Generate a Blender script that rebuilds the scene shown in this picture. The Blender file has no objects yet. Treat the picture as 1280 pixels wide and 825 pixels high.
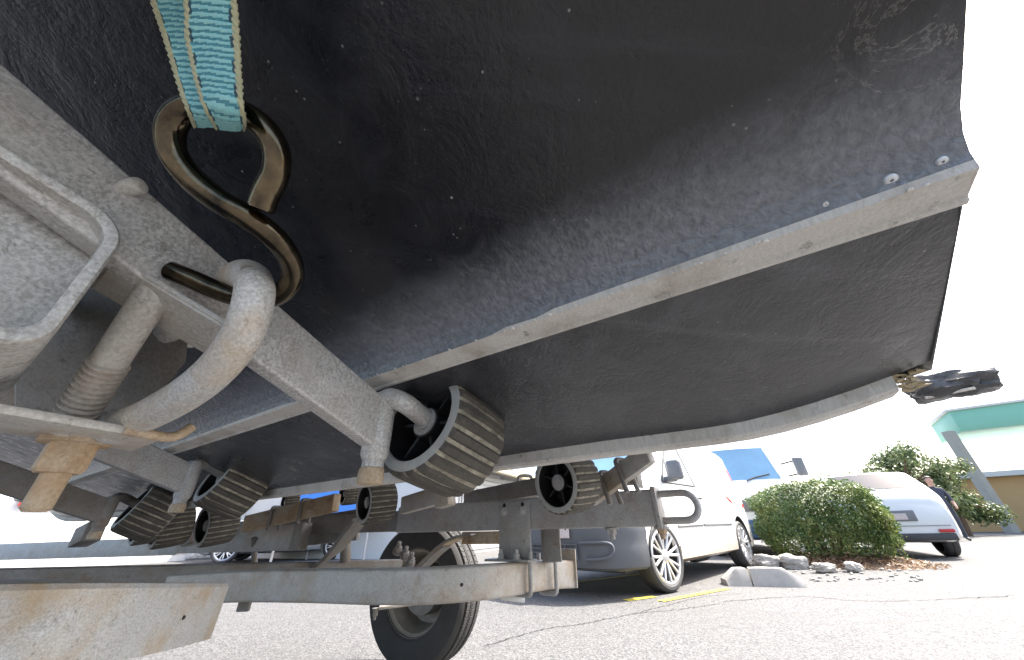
import bpy, bmesh, math, random
from mathutils import Vector as V, Matrix as M, noise as MN

PI = math.pi
R = math.radians
rng = random.Random(7)
SC = bpy.context.scene
COL = SC.collection

# ------------------------------------------------------------------ camera
FPX, CX, CY = 430.0, 640.0, 412.5           # ultra wide phone lens, in 1280 px units
CAMZ, PITCH, ROLL = 0.62, R(30.0), R(1.5)
F = V((0, math.cos(PITCH), math.sin(PITCH)))
_U = V((0, -math.sin(PITCH), math.cos(PITCH)))
_R = V((1, 0, 0))
CR = _R * math.cos(ROLL) - _U * math.sin(ROLL)
CU = _R * math.sin(ROLL) + _U * math.cos(ROLL)
C0 = V((0, 0, CAMZ))
cd = bpy.data.cameras.new('camera')
cam = bpy.data.objects.new('camera', cd)
COL.objects.link(cam)
cd.sensor_fit = 'HORIZONTAL'
cd.sensor_width = 36.0
cd.lens = 36.0 * FPX / 1280.0
cd.clip_start = 0.01
cd.clip_end = 2000
m3 = M((CR, CU, -F)).transposed()
cam.matrix_world = M.Translation(C0) @ m3.to_4x4()
SC.camera = cam

# ------------------------------------------------------------------ sky and sun
SUN_AZ, SUN_EL = R(78), R(50)               # azimuth clockwise from +Y
w = bpy.data.worlds.new('World')
SC.world = w
w.use_nodes = True
nt = w.node_tree
sky = nt.nodes.new('ShaderNodeTexSky')
sky.sky_type = 'NISHITA'
sky.sun_disc = False
sky.sun_elevation = SUN_EL
sky.sun_rotation = SUN_AZ
sky.air_density = 1.0
sky.dust_density = 4.0
sky.ozone_density = 1.0
bg = nt.nodes['Background']
bg.inputs['Strength'].default_value = 0.15
nt.links.new(sky.outputs['Color'], bg.inputs['Color'])
sl = bpy.data.lights.new('sun', 'SUN')
sl.energy = 4.2
sl.angle = R(0.5)
sl.color = (1.0, 0.95, 0.87)
sun = bpy.data.objects.new('sun', sl)
COL.objects.link(sun)
sd = V((math.sin(SUN_AZ) * math.cos(SUN_EL), math.cos(SUN_AZ) * math.cos(SUN_EL), math.sin(SUN_EL)))
sun.rotation_euler = sd.to_track_quat('Z', 'Y').to_euler()
sun.location = sd * 20
SC.view_settings.view_transform = 'Standard'
SC.view_settings.look = 'None'
SC.view_settings.gamma = 1.0
SC.view_settings.exposure = 1.8
SC.render.engine = 'CYCLES'
SC.cycles.max_bounces = 6
SC.cycles.glossy_bounces = 3
SC.cycles.diffuse_bounces = 4

# ------------------------------------------------------------------ frames
def ray(u, v):
    return CR * ((u - CX) / FPX) + CU * ((CY - v) / FPX) + F

def at(u, v, d):                            # photo point at a distance -> place in the yard
    return C0 + ray(u, v) * d

def on_ground(u, v, z=0.0):
    r = ray(u, v)
    return C0 + r * ((z - CAMZ) / r.z)

TL = V((-0.846, 0.5332, 0))                 # trailer forward (towards the bow)
TS = V((0.5332, 0.846, 0))                  # across, away from the camera
Z = V((0, 0, 1))
def W(l, s, z):
    return TL * l + TS * s + Z * z

# ------------------------------------------------------------------ materials
MATS = {}
def new_mat(name):
    m = bpy.data.materials.new(name)
    m.use_nodes = True
    MATS[name] = m
    n = m.node_tree
    return m, n, n.nodes['Principled BSDF']

def nd(n, typ, **kw):
    x = n.nodes.new(typ)
    for k, v in kw.items():
        setattr(x, k, v)
    return x

def tex(n, kind, scale, detail=4, rough=0.6, coord=None, dist=0.0, vscale=None):
    if coord is None:
        tc = nd(n, 'ShaderNodeTexCoord')
        coord = tc.outputs['Object']
    if vscale:
        mp = nd(n, 'ShaderNodeMapping')
        mp.inputs['Scale'].default_value = vscale
        n.links.new(coord, mp.inputs['Vector'])
        coord = mp.outputs['Vector']
    if kind == 'noise':
        t = nd(n, 'ShaderNodeTexNoise')
        t.inputs['Scale'].default_value = scale
        t.inputs['Detail'].default_value = detail
        t.inputs['Roughness'].default_value = rough
        t.inputs['Distortion'].default_value = dist
        n.links.new(coord, t.inputs['Vector'])
        return t.outputs['Fac']
    t = nd(n, 'ShaderNodeTexVoronoi')
    t.inputs['Scale'].default_value = scale
    if kind == 'edge':
        t.feature = 'DISTANCE_TO_EDGE'
    n.links.new(coord, t.inputs['Vector'])
    return t.outputs['Color'] if kind == 'vcol' else t.outputs['Distance']

def ramp(n, fac, stops):
    r = nd(n, 'ShaderNodeValToRGB')
    e = r.color_ramp.elements
    while len(e) < len(stops):
        e.new(0.5)
    for i, (p, c) in enumerate(stops):
        e[i].position = p
        if isinstance(c, (int, float)):
            c = (c, c, c)
        e[i].color = (*c, 1)
    n.links.new(fac, r.inputs['Fac'])
    return r.outputs['Color']

def mix(n, fac, a, b, mode='MIX'):
    x = nd(n, 'ShaderNodeMix', data_type='RGBA', blend_type=mode)
    for s, v in ((x.inputs[0], fac), (x.inputs[6], a), (x.inputs[7], b)):
        if isinstance(v, (int, float)):
            s.default_value = v if s.type == 'VALUE' else (v, v, v, 1)
        elif isinstance(v, tuple):
            s.default_value = (*v, 1)
        else:
            n.links.new(v, s)
    return x.outputs[2]

def bump(n, bs, h, strength, dist):
    b = nd(n, 'ShaderNodeBump')
    b.inputs['Strength'].default_value = strength
    b.inputs['Distance'].default_value = dist
    n.links.new(h, b.inputs['Height'])
    n.links.new(b.outputs['Normal'], bs.inputs['Normal'])
    return b

def galv(name, base=(0.36, 0.36, 0.36), dirt=(0.30, 0.24, 0.17), amount=0.5, rough=0.55, metal=0.35, rust=0.0, sc=1.0, grain=0.55):
    m, n, b = new_mat(name)
    big = tex(n, 'noise', 9 * sc, 5, 0.65)
    mid = tex(n, 'noise', 38 * sc, 6, 0.7, dist=0.5)
    fine = tex(n, 'noise', 420 * sc, 3, 0.7)
    sp = tex(n, 'vcol', 130 * sc)
    bw = nd(n, 'ShaderNodeRGBToBW')
    n.links.new(sp, bw.inputs[0])
    # spangle: flat crystals of slightly different grey
    c = mix(n, bw.outputs[0], tuple(x * 0.82 for x in base), tuple(min(1, x * 1.16) for x in base))
    # grain only where the coating is dull
    gr = mix(n, ramp(n, fine, [(0.38, 0.0), (0.62, 1.0)]), tuple(x * (1 - grain * 0.7) for x in base), tuple(min(1, x * (1 + grain * 0.45)) for x in base))
    c = mix(n, ramp(n, mid, [(0.30, 0.25), (0.55, 1.0)]), c, gr)
    # white bloom, brown grime, dark scuffs
    c = mix(n, ramp(n, tex(n, 'noise', 17 * sc, 6, 0.72), [(0.57, 0.0), (0.74, 0.45)]), c, tuple(min(0.75, x * 1.3 + 0.05) for x in base))
    c = mix(n, ramp(n, big, [(0.42, 0.0), (0.68, amount)]), c, dirt)
    c = mix(n, ramp(n, tex(n, 'noise', 65 * sc, 6, 0.75, dist=1.0), [(0.60, 0.0), (0.70, 0.65)]), c, tuple(x * 0.35 for x in dirt))
    if rust:
        rr = tex(n, 'noise', 22 * sc, 6, 0.7)
        c = mix(n, ramp(n, rr, [(0.54, 0.0), (0.68, rust)]), c, (0.20, 0.095, 0.04))
    n.links.new(c, b.inputs['Base Color'])
    b.inputs['Metallic'].default_value = metal
    n.links.new(ramp(n, mid, [(0.3, rough - 0.15), (0.7, rough + 0.2)]), b.inputs['Roughness'])
    ad = nd(n, 'ShaderNodeMath', operation='MULTIPLY_ADD')
    n.links.new(mid, ad.inputs[0]); ad.inputs[1].default_value = 1.6
    n.links.new(fine, ad.inputs[2])
    bump(n, b, ad.outputs[0], 0.25, 0.0013)
    return m

def plain(name, col, rough=0.5, metal=0.0, var=0.12, sc=30, bumpy=0.0, spec=None, coat=0.0):
    m, n, b = new_mat(name)
    f = tex(n, 'noise', sc, 5, 0.65)
    n.links.new(mix(n, f, tuple(x * (1 - var) for x in col), tuple(min(1, x * (1 + var)) for x in col)), b.inputs['Base Color'])
    b.inputs['Roughness'].default_value = rough
    b.inputs['Metallic'].default_value = metal
    b.inputs['Coat Weight'].default_value = coat
    b.inputs['Coat Roughness'].default_value = 0.05
    if spec is not None:
        b.inputs['Specular IOR Level'].default_value = spec
    if bumpy:
        bump(n, b, f, bumpy, 0.01)
    return m

galv('galv', base=(0.42, 0.425, 0.43), rust=0.25, grain=0.4)
galv('galv_light', base=(0.54, 0.54, 0.535), dirt=(0.44, 0.39, 0.31), amount=0.5, metal=0.25, rust=0.2, grain=0.5)
galv('galv_tan', base=(0.50, 0.485, 0.455), dirt=(0.38, 0.28, 0.18), amount=0.75, metal=0.2, rust=0.35, grain=0.3)
galv('galv_loop', base=(0.55, 0.545, 0.53), dirt=(0.47, 0.33, 0.18), amount=0.9, metal=0.2, rust=0.15, sc=1.3, grain=0.42)
galv('galv_dark', base=(0.25, 0.245, 0.235), dirt=(0.17, 0.13, 0.09), amount=0.6, metal=0.25, rust=0.45, grain=0.35)
galv('rusty', base=(0.48, 0.40, 0.30), dirt=(0.40, 0.24, 0.11), amount=0.9, metal=0.1, rust=0.7, rough=0.75, grain=0.4)

def hull_mat(name, lo, hi, bs, cove=False):
    m, n, b = new_mat(name)
    tc = nd(n, 'ShaderNodeTexCoord')
    co = tc.outputs['Object']
    big = tex(n, 'noise', 3.0, 6, 0.65)
    mid = tex(n, 'noise', 30, 6, 0.68, dist=0.6)
    fine = tex(n, 'noise', 300, 4, 0.6)
    peb = tex(n, 'noise', 190, 3, 0.5, dist=0.35)
    c = mix(n, big, lo, hi)
    c = mix(n, ramp(n, mid, [(0.5, 0.0), (0.75, 0.55)]), c, tuple(x * 1.8 for x in hi))
    # road dust dried on in drifts, brush drag marks along the hull
    dust = ramp(n, tex(n, 'noise', 5.5, 7, 0.72, dist=0.8), [(0.50, 0.0), (0.74, 0.55)])
    c = mix(n, dust, c, tuple(x * 2.6 for x in hi))
    drag = nd(n, 'ShaderNodeMapping')
    drag.inputs['Rotation'].default_value = (0, 0, R(32.2))
    drag.inputs['Scale'].default_value = (3, 60, 20)
    n.links.new(co, drag.inputs['Vector'])
    dr = tex(n, 'noise', 1.0, 5, 0.65, coord=drag.outputs['Vector'])
    c = mix(n, ramp(n, dr, [(0.56, 0.0), (0.75, 0.5)]), c, tuple(x * 2.2 for x in hi))
    # pale flecks and worn hairlines in the paint
    for scv, thr, col in ((55, (0.03, 0.07), (0.42, 0.40, 0.36)), (150, (0.06, 0.14), (0.26, 0.25, 0.23))):
        fl = tex(n, 'voronoi', scv)
        pick = tex(n, 'noise', scv * 0.6, 2, 0.5)
        c = mix(n, mix(n, 1.0, ramp(n, fl, [(thr[0], 1.0), (thr[1], 0.0)]), ramp(n, pick, [(0.57, 0.0), (0.65, 0.85)]), 'MULTIPLY'), c, col)
    lines = tex(n, 'noise', 16, 7, 0.72, dist=1.0)
    hair = ramp(n, lines, [(0.490, 0.0), (0.5, 1.0), (0.510, 0.0)])
    # the old vein like scrapes sit in one patch near the stern
    vd = nd(n, 'ShaderNodeVectorMath', operation='DISTANCE')
    n.links.new(co, vd.inputs[0]); vd.inputs[1].default_value = tuple(at(1090, 80, 0.20))
    gn = nd(n, 'ShaderNodeMath', operation='MULTIPLY_ADD')
    n.links.new(mid, gn.inputs[0]); gn.inputs[1].default_value = 0.05
    n.links.new(vd.outputs['Value'], gn.inputs[2])
    gate = ramp(n, gn.outputs[0], [(0.06, 0.8), (0.105, 0.0)])
    c = mix(n, mix(n, 1.0, hair, gate, 'MULTIPLY'), c, (0.34, 0.32, 0.28))
    rg = ramp(n, mid, [(0.3, 0.20), (0.7, 0.46)])
    hsum = nd(n, 'ShaderNodeMath', operation='MULTIPLY_ADD')
    n.links.new(fine, hsum.inputs[0]); hsum.inputs[1].default_value = 0.25
    n.links.new(mid, hsum.inputs[2])
    height = hsum.outputs[0]
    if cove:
        # thick pebbled coat beside the strake, its pale blue-grey painting in a sheen
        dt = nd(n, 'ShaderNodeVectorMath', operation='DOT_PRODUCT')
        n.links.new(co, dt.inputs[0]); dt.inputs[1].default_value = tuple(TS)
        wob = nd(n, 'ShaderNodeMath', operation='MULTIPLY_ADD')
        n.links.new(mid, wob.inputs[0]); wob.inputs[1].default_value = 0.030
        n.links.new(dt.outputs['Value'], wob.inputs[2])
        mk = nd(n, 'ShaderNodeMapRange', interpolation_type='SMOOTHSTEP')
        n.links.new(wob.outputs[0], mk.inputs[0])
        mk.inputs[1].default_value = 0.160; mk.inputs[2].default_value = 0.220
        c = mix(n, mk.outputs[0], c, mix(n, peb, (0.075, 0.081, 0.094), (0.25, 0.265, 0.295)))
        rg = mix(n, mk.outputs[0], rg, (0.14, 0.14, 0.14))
        ph = nd(n, 'ShaderNodeMath', operation='MULTIPLY')
        n.links.new(peb, ph.inputs[0]); n.links.new(mk.outputs[0], ph.inputs[1])
        pa = nd(n, 'ShaderNodeMath', operation='MULTIPLY_ADD')
        n.links.new(ph.outputs[0], pa.inputs[0]); pa.inputs[1].default_value = 2.6
        n.links.new(height, pa.inputs[2])
        height = pa.outputs[0]
    n.links.new(c, b.inputs['Base Color'])
    n.links.new(rg, b.inputs['Roughness'])
    b.inputs['Specular IOR Level'].default_value = 0.5
    b.inputs['Coat Weight'].default_value = 0.12
    b.inputs['Coat Roughness'].default_value = 0.15
    b.inputs['Coat Tint'].default_value = (0.85, 0.92, 1, 1)  # blue tint puts the sky's sheen into the coat colour
    bump(n, b, height, bs, 0.004)
    return m
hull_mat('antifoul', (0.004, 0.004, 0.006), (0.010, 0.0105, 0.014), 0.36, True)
hull_mat('antifoul_worn', (0.022, 0.0228, 0.026), (0.046, 0.0475, 0.053), 0.55)

def strake_mat():
    m, n, b = new_mat('bare_strake')
    tc = nd(n, 'ShaderNodeTexCoord')
    g = tex(n, 'noise', 1, 5, 0.7, coord=tc.outputs['Object'], vscale=(420, 420, 60))
    big = tex(n, 'noise', 22, 5, 0.65)
    fine = tex(n, 'noise', 500, 3)
    c = mix(n, g, (0.38, 0.365, 0.345), (0.76, 0.74, 0.70))
    c = mix(n, ramp(n, big, [(0.48, 0.0), (0.72, 0.7)]), c, (0.30, 0.255, 0.21))
    c = mix(n, ramp(n, tex(n, 'noise', 60, 6, 0.7), [(0.60, 0.0), (0.68, 0.6)]), c, (0.06, 0.055, 0.055))
    n.links.new(c, b.inputs['Base Color'])
    b.inputs['Roughness'].default_value = 0.62
    bump(n, b, g, 0.5, 0.003)
    return m
strake_mat()

def rubber_mat():
    m, n, b = new_mat('roller_rubber')
    big = tex(n, 'noise', 30, 5, 0.65)
    fine = tex(n, 'noise', 300, 4, 0.7)
    c = mix(n, big, (0.022, 0.021, 0.019), (0.11, 0.10, 0.085))
    c = mix(n, ramp(n, fine, [(0.45, 0.0), (0.75, 0.5)]), c, (0.15, 0.135, 0.11))
    n.links.new(c, b.inputs['Base Color'])
    b.inputs['Roughness'].default_value = 0.75
    bump(n, b, fine, 0.3, 0.0015)
rubber_mat()
def groove_mat():
    m, n, b = new_mat('groove_dirt')
    tc = nd(n, 'ShaderNodeTexCoord')
    big = tex(n, 'noise', 60, 5, 0.7)
    c = mix(n, ramp(n, big, [(0.35, 0.0), (0.65, 1.0)]), (0.13, 0.12, 0.095), (0.40, 0.365, 0.295))
    n.links.new(c, b.inputs['Base Color'])
    b.inputs['Roughness'].default_value = 0.9
groove_mat()
plain('roller_lip', (0.36, 0.37, 0.36), 0.6, var=0.3, sc=60, bumpy=0.15)
plain('black_plastic', (0.014, 0.014, 0.015), 0.5, var=0.3, sc=80)
plain('tyre_rubber', (0.033, 0.032, 0.031), 0.78, var=0.45, sc=14, bumpy=0.08)
plain('tyre_clean', (0.05, 0.05, 0.052), 0.7, var=0.3, sc=14)
plain('dirty_rim', (0.30, 0.27, 0.23), 0.6, 0.3, var=0.4, sc=25)

def hook_mat():
    m, n, b = new_mat('zinc_hook')
    big = tex(n, 'noise', 45, 5, 0.7)
    fine = tex(n, 'noise', 260, 4, 0.65)
    c = mix(n, ramp(n, big, [(0.35, 0.0), (0.65, 1.0)]), (0.035, 0.031, 0.027), (0.15, 0.118, 0.075))
    c = mix(n, ramp(n, fine, [(0.55, 0.0), (0.72, 0.6)]), c, (0.05, 0.042, 0.035))
    n.links.new(c, b.inputs['Base Color'])
    b.inputs['Metallic'].default_value = 1.0
    n.links.new(ramp(n, big, [(0.3, 0.10), (0.75, 0.22)]), b.inputs['Roughness'])
    bump(n, b, fine, 0.08, 0.001)
hook_mat()

def strap_mats():
    for nm, a, c2 in (('webbing_teal', (0.12, 0.40, 0.47), (0.32, 0.60, 0.58)), ('webbing_edge', (0.30, 0.31, 0.19), (0.52, 0.50, 0.33)), ('webbing_gap', (0.03, 0.18, 0.26), (0.09, 0.29, 0.34)), ('webbing_dark', (0.02, 0.05, 0.075), (0.03, 0.09, 0.12))):
        m, n, b = new_mat(nm)
        f = tex(n, 'noise', 90, 5, 0.7)
        g = tex(n, 'noise', 900, 3, 0.6)
        c = mix(n, f, a, c2)
        c = mix(n, ramp(n, g, [(0.5, 0.0), (0.8, 0.35)]), c, (0.62, 0.66, 0.52) if nm in ('webbing_teal', 'webbing_edge') else a)
        n.links.new(c, b.inputs['Base Color'])
        b.inputs['Roughness'].default_value = 0.75
        b.inputs['Sheen Weight'].default_value = 0.15
strap_mats()

def asphalt():
    m, n, b = new_mat('asphalt')
    tc = nd(n, 'ShaderNodeTexCoord')
    co = tc.outputs['Object']
    st = tex(n, 'vcol', 95, coord=co)
    sdist = tex(n, 'voronoi', 95, coord=co)
    fine = tex(n, 'noise', 160, 4, 0.7, coord=co)
    big = tex(n, 'noise', 0.9, 6, 0.65, coord=co)
    mid = tex(n, 'noise', 6, 5, 0.65, coord=co)
    g = nd(n, 'ShaderNodeRGBToBW')
    n.links.new(st, g.inputs[0])
    c = mix(n, ramp(n, g.outputs[0], [(0.15, 0.0), (0.85, 1.0)]), (0.05, 0.05, 0.053), (0.215, 0.21, 0.205))
    c = mix(n, ramp(n, fine, [(0.35, 0.55), (0.6, 0.0)]), c, (0.05, 0.05, 0.052))
    c = mix(n, ramp(n, big, [(0.35, 0.0), (0.7, 0.5)]), c, (0.10, 0.098, 0.095))
    c = mix(n, ramp(n, mid, [(0.55, 0.0), (0.8, 0.45)]), c, (0.185, 0.18, 0.175))
    oil = ramp(n, tex(n, 'noise', 1.7, 6, 0.7, coord=co, dist=0.6), [(0.60, 0.0), (0.72, 0.6)])
    c = mix(n, oil, c, (0.06, 0.057, 0.053))
    tr = nd(n, 'ShaderNodeMapping'); tr.inputs['Rotation'].default_value = (0, 0, R(-42)); tr.inputs['Scale'].default_value = (0.5, 7, 1)
    n.links.new(co, tr.inputs['Vector'])
    c = mix(n, ramp(n, tex(n, 'noise', 1.0, 5, 0.6, coord=tr.outputs['Vector']), [(0.55, 0.0), (0.75, 0.4)]), c, (0.09, 0.088, 0.085))
    n.links.new(c, b.inputs['Base Color'])
    b.inputs['Roughness'].default_value = 0.85
    bump(n, b, sdist, 0.5, 0.008)
asphalt()
def worn_paint(name, col):
    m, n, b = new_mat(name)
    f = tex(n, 'noise', 45, 6, 0.7)
    g = tex(n, 'noise', 7, 5, 0.7)
    c = mix(n, g, tuple(x * 0.75 for x in col), col)
    c = mix(n, ramp(n, f, [(0.46, 0.0), (0.62, 0.8)]), c, (0.15, 0.147, 0.142))
    n.links.new(c, b.inputs['Base Color'])
    b.inputs['Roughness'].default_value = 0.75
worn_paint('yellow_paint', (0.62, 0.50, 0.03))
worn_paint('white_paint', (0.30, 0.295, 0.288))
plain('crack', (0.018, 0.018, 0.018), 0.9)

plain('van_white', (0.74, 0.74, 0.73), 0.28, var=0.03, sc=4, coat=0.6)
def low_brown_white():
    m, n, b = new_mat('van_white_dusty')
    tc = nd(n, 'ShaderNodeTexCoord')
    sx = nd(n, 'ShaderNodeSeparateXYZ')
    n.links.new(tc.outputs['Object'], sx.inputs[0])
    nz = tex(n, 'noise', 6, 6, 0.7)
    ad = nd(n, 'ShaderNodeMath', operation='MULTIPLY_ADD')
    n.links.new(nz, ad.inputs[0]); ad.inputs[1].default_value = -0.35
    n.links.new(sx.outputs[2], ad.inputs[2])
    c = mix(n, ramp(n, ad.outputs[0], [(0.08, 0.75), (0.5, 0.0)]), (0.74, 0.74, 0.73), (0.47, 0.36, 0.25))  # white grades to brown towards the bottom, broken up by noise
    n.links.new(c, b.inputs['Base Color'])
    b.inputs['Roughness'].default_value = 0.32
    b.inputs['Coat Weight'].default_value = 0.4
low_brown_white()
plain('bumper_grey', (0.10, 0.107, 0.118), 0.55, var=0.10, sc=9)
plain('dark_trim', (0.045, 0.045, 0.048), 0.55, var=0.2)
plain('mid_trim', (0.17, 0.175, 0.185), 0.5, var=0.1)
plain('auto_glass', (0.16, 0.30, 0.44), 0.04, var=0.25, sc=1.7, spec=0.8)
plain('auto_glass_clear', (0.30, 0.34, 0.36), 0.04, var=0.25, sc=3, spec=0.8)
plain('auto_glass_dark', (0.03, 0.035, 0.045), 0.05, var=0.2, sc=2, spec=0.8)
plain('alloy', (0.60, 0.60, 0.61), 0.3, 0.7, var=0.06)
plain('plate_face', (0.62, 0.52, 0.50), 0.5, var=0.25, sc=40)
plain('lamp_red', (0.50, 0.03, 0.03), 0.25, var=0.1)
plain('lamp_clear', (0.6, 0.6, 0.58), 0.12, var=0.1)
plain('lamp_orange', (0.65, 0.2, 0.03), 0.25, var=0.1)
plain('car_silver', (0.40, 0.42, 0.44), 0.3, 0.4, var=0.05, coat=0.5)
plain('car_blue', (0.08, 0.16, 0.33), 0.3, 0.1, var=0.05, coat=0.5)
plain('bumper_blue', (0.05, 0.11, 0.22), 0.45, var=0.15)
plain('wall_white', (0.66, 0.66, 0.64), 0.8, var=0.08, sc=3)
plain('roof_metal', (0.58, 0.58, 0.57), 0.5, 0.2, var=0.1, sc=3)
plain('gutter_cream', (0.62, 0.54, 0.36), 0.5, var=0.1)
plain('soffit', (0.16, 0.155, 0.145), 0.8, var=0.15)
plain('blue_canvas', (0.035, 0.16, 0.52), 0.6, var=0.15, sc=3)
plain('tan_render', (0.52, 0.34, 0.16), 0.85, var=0.08, sc=3)
plain('green_fascia', (0.22, 0.50, 0.38), 0.45, var=0.05, sc=2)
plain('post_grey', (0.34, 0.33, 0.29), 0.6, var=0.1, sc=5)
plain('red_paint', (0.52, 0.06, 0.05), 0.5, var=0.1)
plain('beige_panel', (0.50, 0.41, 0.30), 0.6, var=0.1, sc=6)
plain('white_plastic', (0.70, 0.69, 0.66), 0.45, var=0.05)
plain('skin', (0.52, 0.30, 0.22), 0.5, var=0.08)
plain('shirt', (0.055, 0.06, 0.085), 0.85, var=0.2)
plain('trousers', (0.05, 0.055, 0.07), 0.85, var=0.2)
plain('hair', (0.16, 0.14, 0.13), 0.7, var=0.3, sc=90)
plain('bark', (0.13, 0.085, 0.055), 0.9, var=0.35, sc=40, bumpy=0.3)
plain('soil', (0.13, 0.085, 0.055), 0.95, var=0.45, sc=22, bumpy=0.4)
plain('litter', (0.22, 0.14, 0.085), 0.9, var=0.45, sc=9)
plain('rock', (0.36, 0.34, 0.31), 0.9, var=0.4, sc=12, bumpy=0.5)
plain('concrete', (0.38, 0.36, 0.33), 0.85, var=0.25, sc=12, bumpy=0.15)
plain('torn_ply', (0.40, 0.32, 0.20), 0.85, var=0.35, sc=90, bumpy=0.3)
plain('sealant', (0.66, 0.66, 0.63), 0.6, var=0.15, sc=120)
plain('screw_head', (0.60, 0.62, 0.64), 0.35, 0.6, var=0.2, sc=200)

def leaf_mat(name, cols):
    m, n, b = new_mat(name)
    gi = nd(n, 'ShaderNodeNewGeometry')
    c = ramp(n, gi.outputs['Random Per Island'], [(i / (len(cols) - 1), c) for i, c in enumerate(cols)])
    c = mix(n, ramp(n, tex(n, 'noise', 3.5, 4, 0.6), [(0.48, 0.0), (0.66, 0.55)]), c, tuple(x * y for x, y in zip(cols[-1], (1.25, 1.05, .9))))
    n.links.new(c, b.inputs['Base Color'])
    b.inputs['Roughness'].default_value = 0.45
    tr = nd(n, 'ShaderNodeBsdfTranslucent')
    n.links.new(c, tr.inputs['Color'])
    ms = nd(n, 'ShaderNodeMixShader')
    ms.inputs[0].default_value = 0.3
    out = n.nodes['Material Output']
    n.links.new(b.outputs[0], ms.inputs[1])
    n.links.new(tr.outputs[0], ms.inputs[2])
    n.links.new(ms.outputs[0], out.inputs['Surface'])
leaf_mat('hedge_leaf', [(0.045, 0.09, 0.025), (0.08, 0.15, 0.045), (0.13, 0.20, 0.06), (0.21, 0.25, 0.08)])
leaf_mat('tree_leaf', [(0.06, 0.10, 0.035), (0.11, 0.16, 0.06), (0.19, 0.23, 0.10)])
leaf_mat('dry_leaf', [(0.10, 0.06, 0.035), (0.20, 0.12, 0.07), (0.33, 0.24, 0.15)])

# ------------------------------------------------------------------ mesh helpers
OFF = {}                                    # object name -> world offset of its frame
def obj(name, me, mat=None, parent=None, smooth=None, world=True):
    o = bpy.data.objects.new(name, me)
    COL.objects.link(o)
    if mat is not None and not me.materials:
        for k in (mat if isinstance(mat, (list, tuple)) else [mat]):
            me.materials.append(MATS[k])
    if smooth is not None:
        me.polygons.foreach_set('use_smooth', [True] * len(me.polygons))
        me.set_sharp_from_angle(angle=R(smooth))
    if parent is not None:
        o.parent = parent
        if world:
            o.location = -OFF.get(parent.name, V((0, 0, 0)))
            OFF[o.name] = V((0, 0, 0))
    return o

def tag(o, label=None, cat=None, group=None, kind=None):
    if label: o['label'] = label
    if cat: o['category'] = cat
    if group: o['group'] = group
    if kind: o['kind'] = kind
    return o

def thing(name, label, cat, loc=(0, 0, 0), rz=0.0, group=None):
    o = bpy.data.objects.new(name, None)
    COL.objects.link(o)
    o.empty_display_size = 0.1
    o.location = loc
    o.rotation_euler.z = rz
    OFF[o.name] = V(loc)
    return tag(o, label, cat, group)

def pyd(verts, faces, name='m'):
    me = bpy.data.meshes.new(name)
    me.from_pydata([tuple(v) for v in verts], [], faces)
    me.update()
    return me

def bm_mesh(bm, name='m'):
    bmesh.ops.recalc_face_normals(bm, faces=bm.faces)
    me = bpy.data.meshes.new(name)
    bm.to_mesh(me)
    bm.free()
    return me

def frame(d, up=Z):
    x = d.normalized()
    z = (up - x * up.dot(x))
    if z.length < 1e-5:
        z = V((1, 0, 0)) - x * x.x
    z.normalize()
    y = z.cross(x)
    return x, y, z

def add_box(bm, c, dx, dy, dz, X=V((1, 0, 0)), Y=V((0, 1, 0)), ZZ=Z, bev=0.0, seg=2):
    c = V(c)
    vs = []
    for sx in (-1, 1):
        for sy in (-1, 1):
            for sz in (-1, 1):
                vs.append(bm.verts.new(c + X * (sx * dx / 2) + Y * (sy * dy / 2) + ZZ * (sz * dz / 2)))
    q = [(0, 1, 3, 2), (4, 6, 7, 5), (0, 4, 5, 1), (2, 3, 7, 6), (0, 2, 6, 4), (1, 5, 7, 3)]
    fs = [bm.faces.new([vs[i] for i in k]) for k in q]
    if bev:
        es = set()
        for fc in fs:
            es.update(fc.edges)
        bmesh.ops.bevel(bm, geom=list(es), offset=bev, segments=seg, profile=0.5, affect='EDGES')

def box(name, c, dims, mat, parent, X=None, up=Z, bev=0.003, seg=2, smooth=35):
    bm = bmesh.new()
    if X is None:
        x, y, z = V((1, 0, 0)), V((0, 1, 0)), Z
    else:
        x, y, z = frame(X, up)
    add_box(bm, c, dims[0], dims[1], dims[2], x, y, z, bev, seg)
    return obj(name, bm_mesh(bm), mat, parent, smooth)

def beam_me(p0, p1, wd, h, up=Z, bev=0.004, seg=2):
    bm = bmesh.new()
    x, y, z = frame(p1 - p0, up)
    add_box(bm, (p0 + p1) / 2, (p1 - p0).length, wd, h, x, y, z, bev, seg)
    return bm_mesh(bm)

def beam(name, p0, p1, wd, h, mat, parent, up=Z, bev=0.004, seg=2):
    return obj(name, beam_me(p0, p1, wd, h, up, bev, seg), mat, parent, 35)

def catmull(pts, n=8):
    pts = [V(p) for p in pts]
    out = []
    P = [pts[0] * 2 - pts[1]] + pts + [pts[-1] * 2 - pts[-2]]
    for i in range(1, len(P) - 2):
        a, b, c, d = P[i - 1], P[i], P[i + 1], P[i + 2]
        for k in range(n):
            t = k / n
            out.append(0.5 * ((2 * b) + (c - a) * t + (2 * a - 5 * b + 4 * c - d) * t * t + (3 * b - a - 3 * c + d) * t ** 3))
    out.append(pts[-1])
    return out

def rounded(pts, r, n=6):
    """polyline with its corners rounded by r"""
    pts = [V(p) for p in pts]
    out = [pts[0]]
    for i in range(1, len(pts) - 1):
        a, b, c = pts[i - 1], pts[i], pts[i + 1]
        d1, d2 = (a - b), (c - b)
        k = min(r, d1.length * 0.49, d2.length * 0.49)
        p, q = b + d1.normalized() * k, b + d2.normalized() * k
        for j in range(n + 1):
            t = j / n
            out.append(p * (1 - t) ** 2 + b * 2 * t * (1 - t) + q * t * t)
    out.append(pts[-1])
    return out

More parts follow.
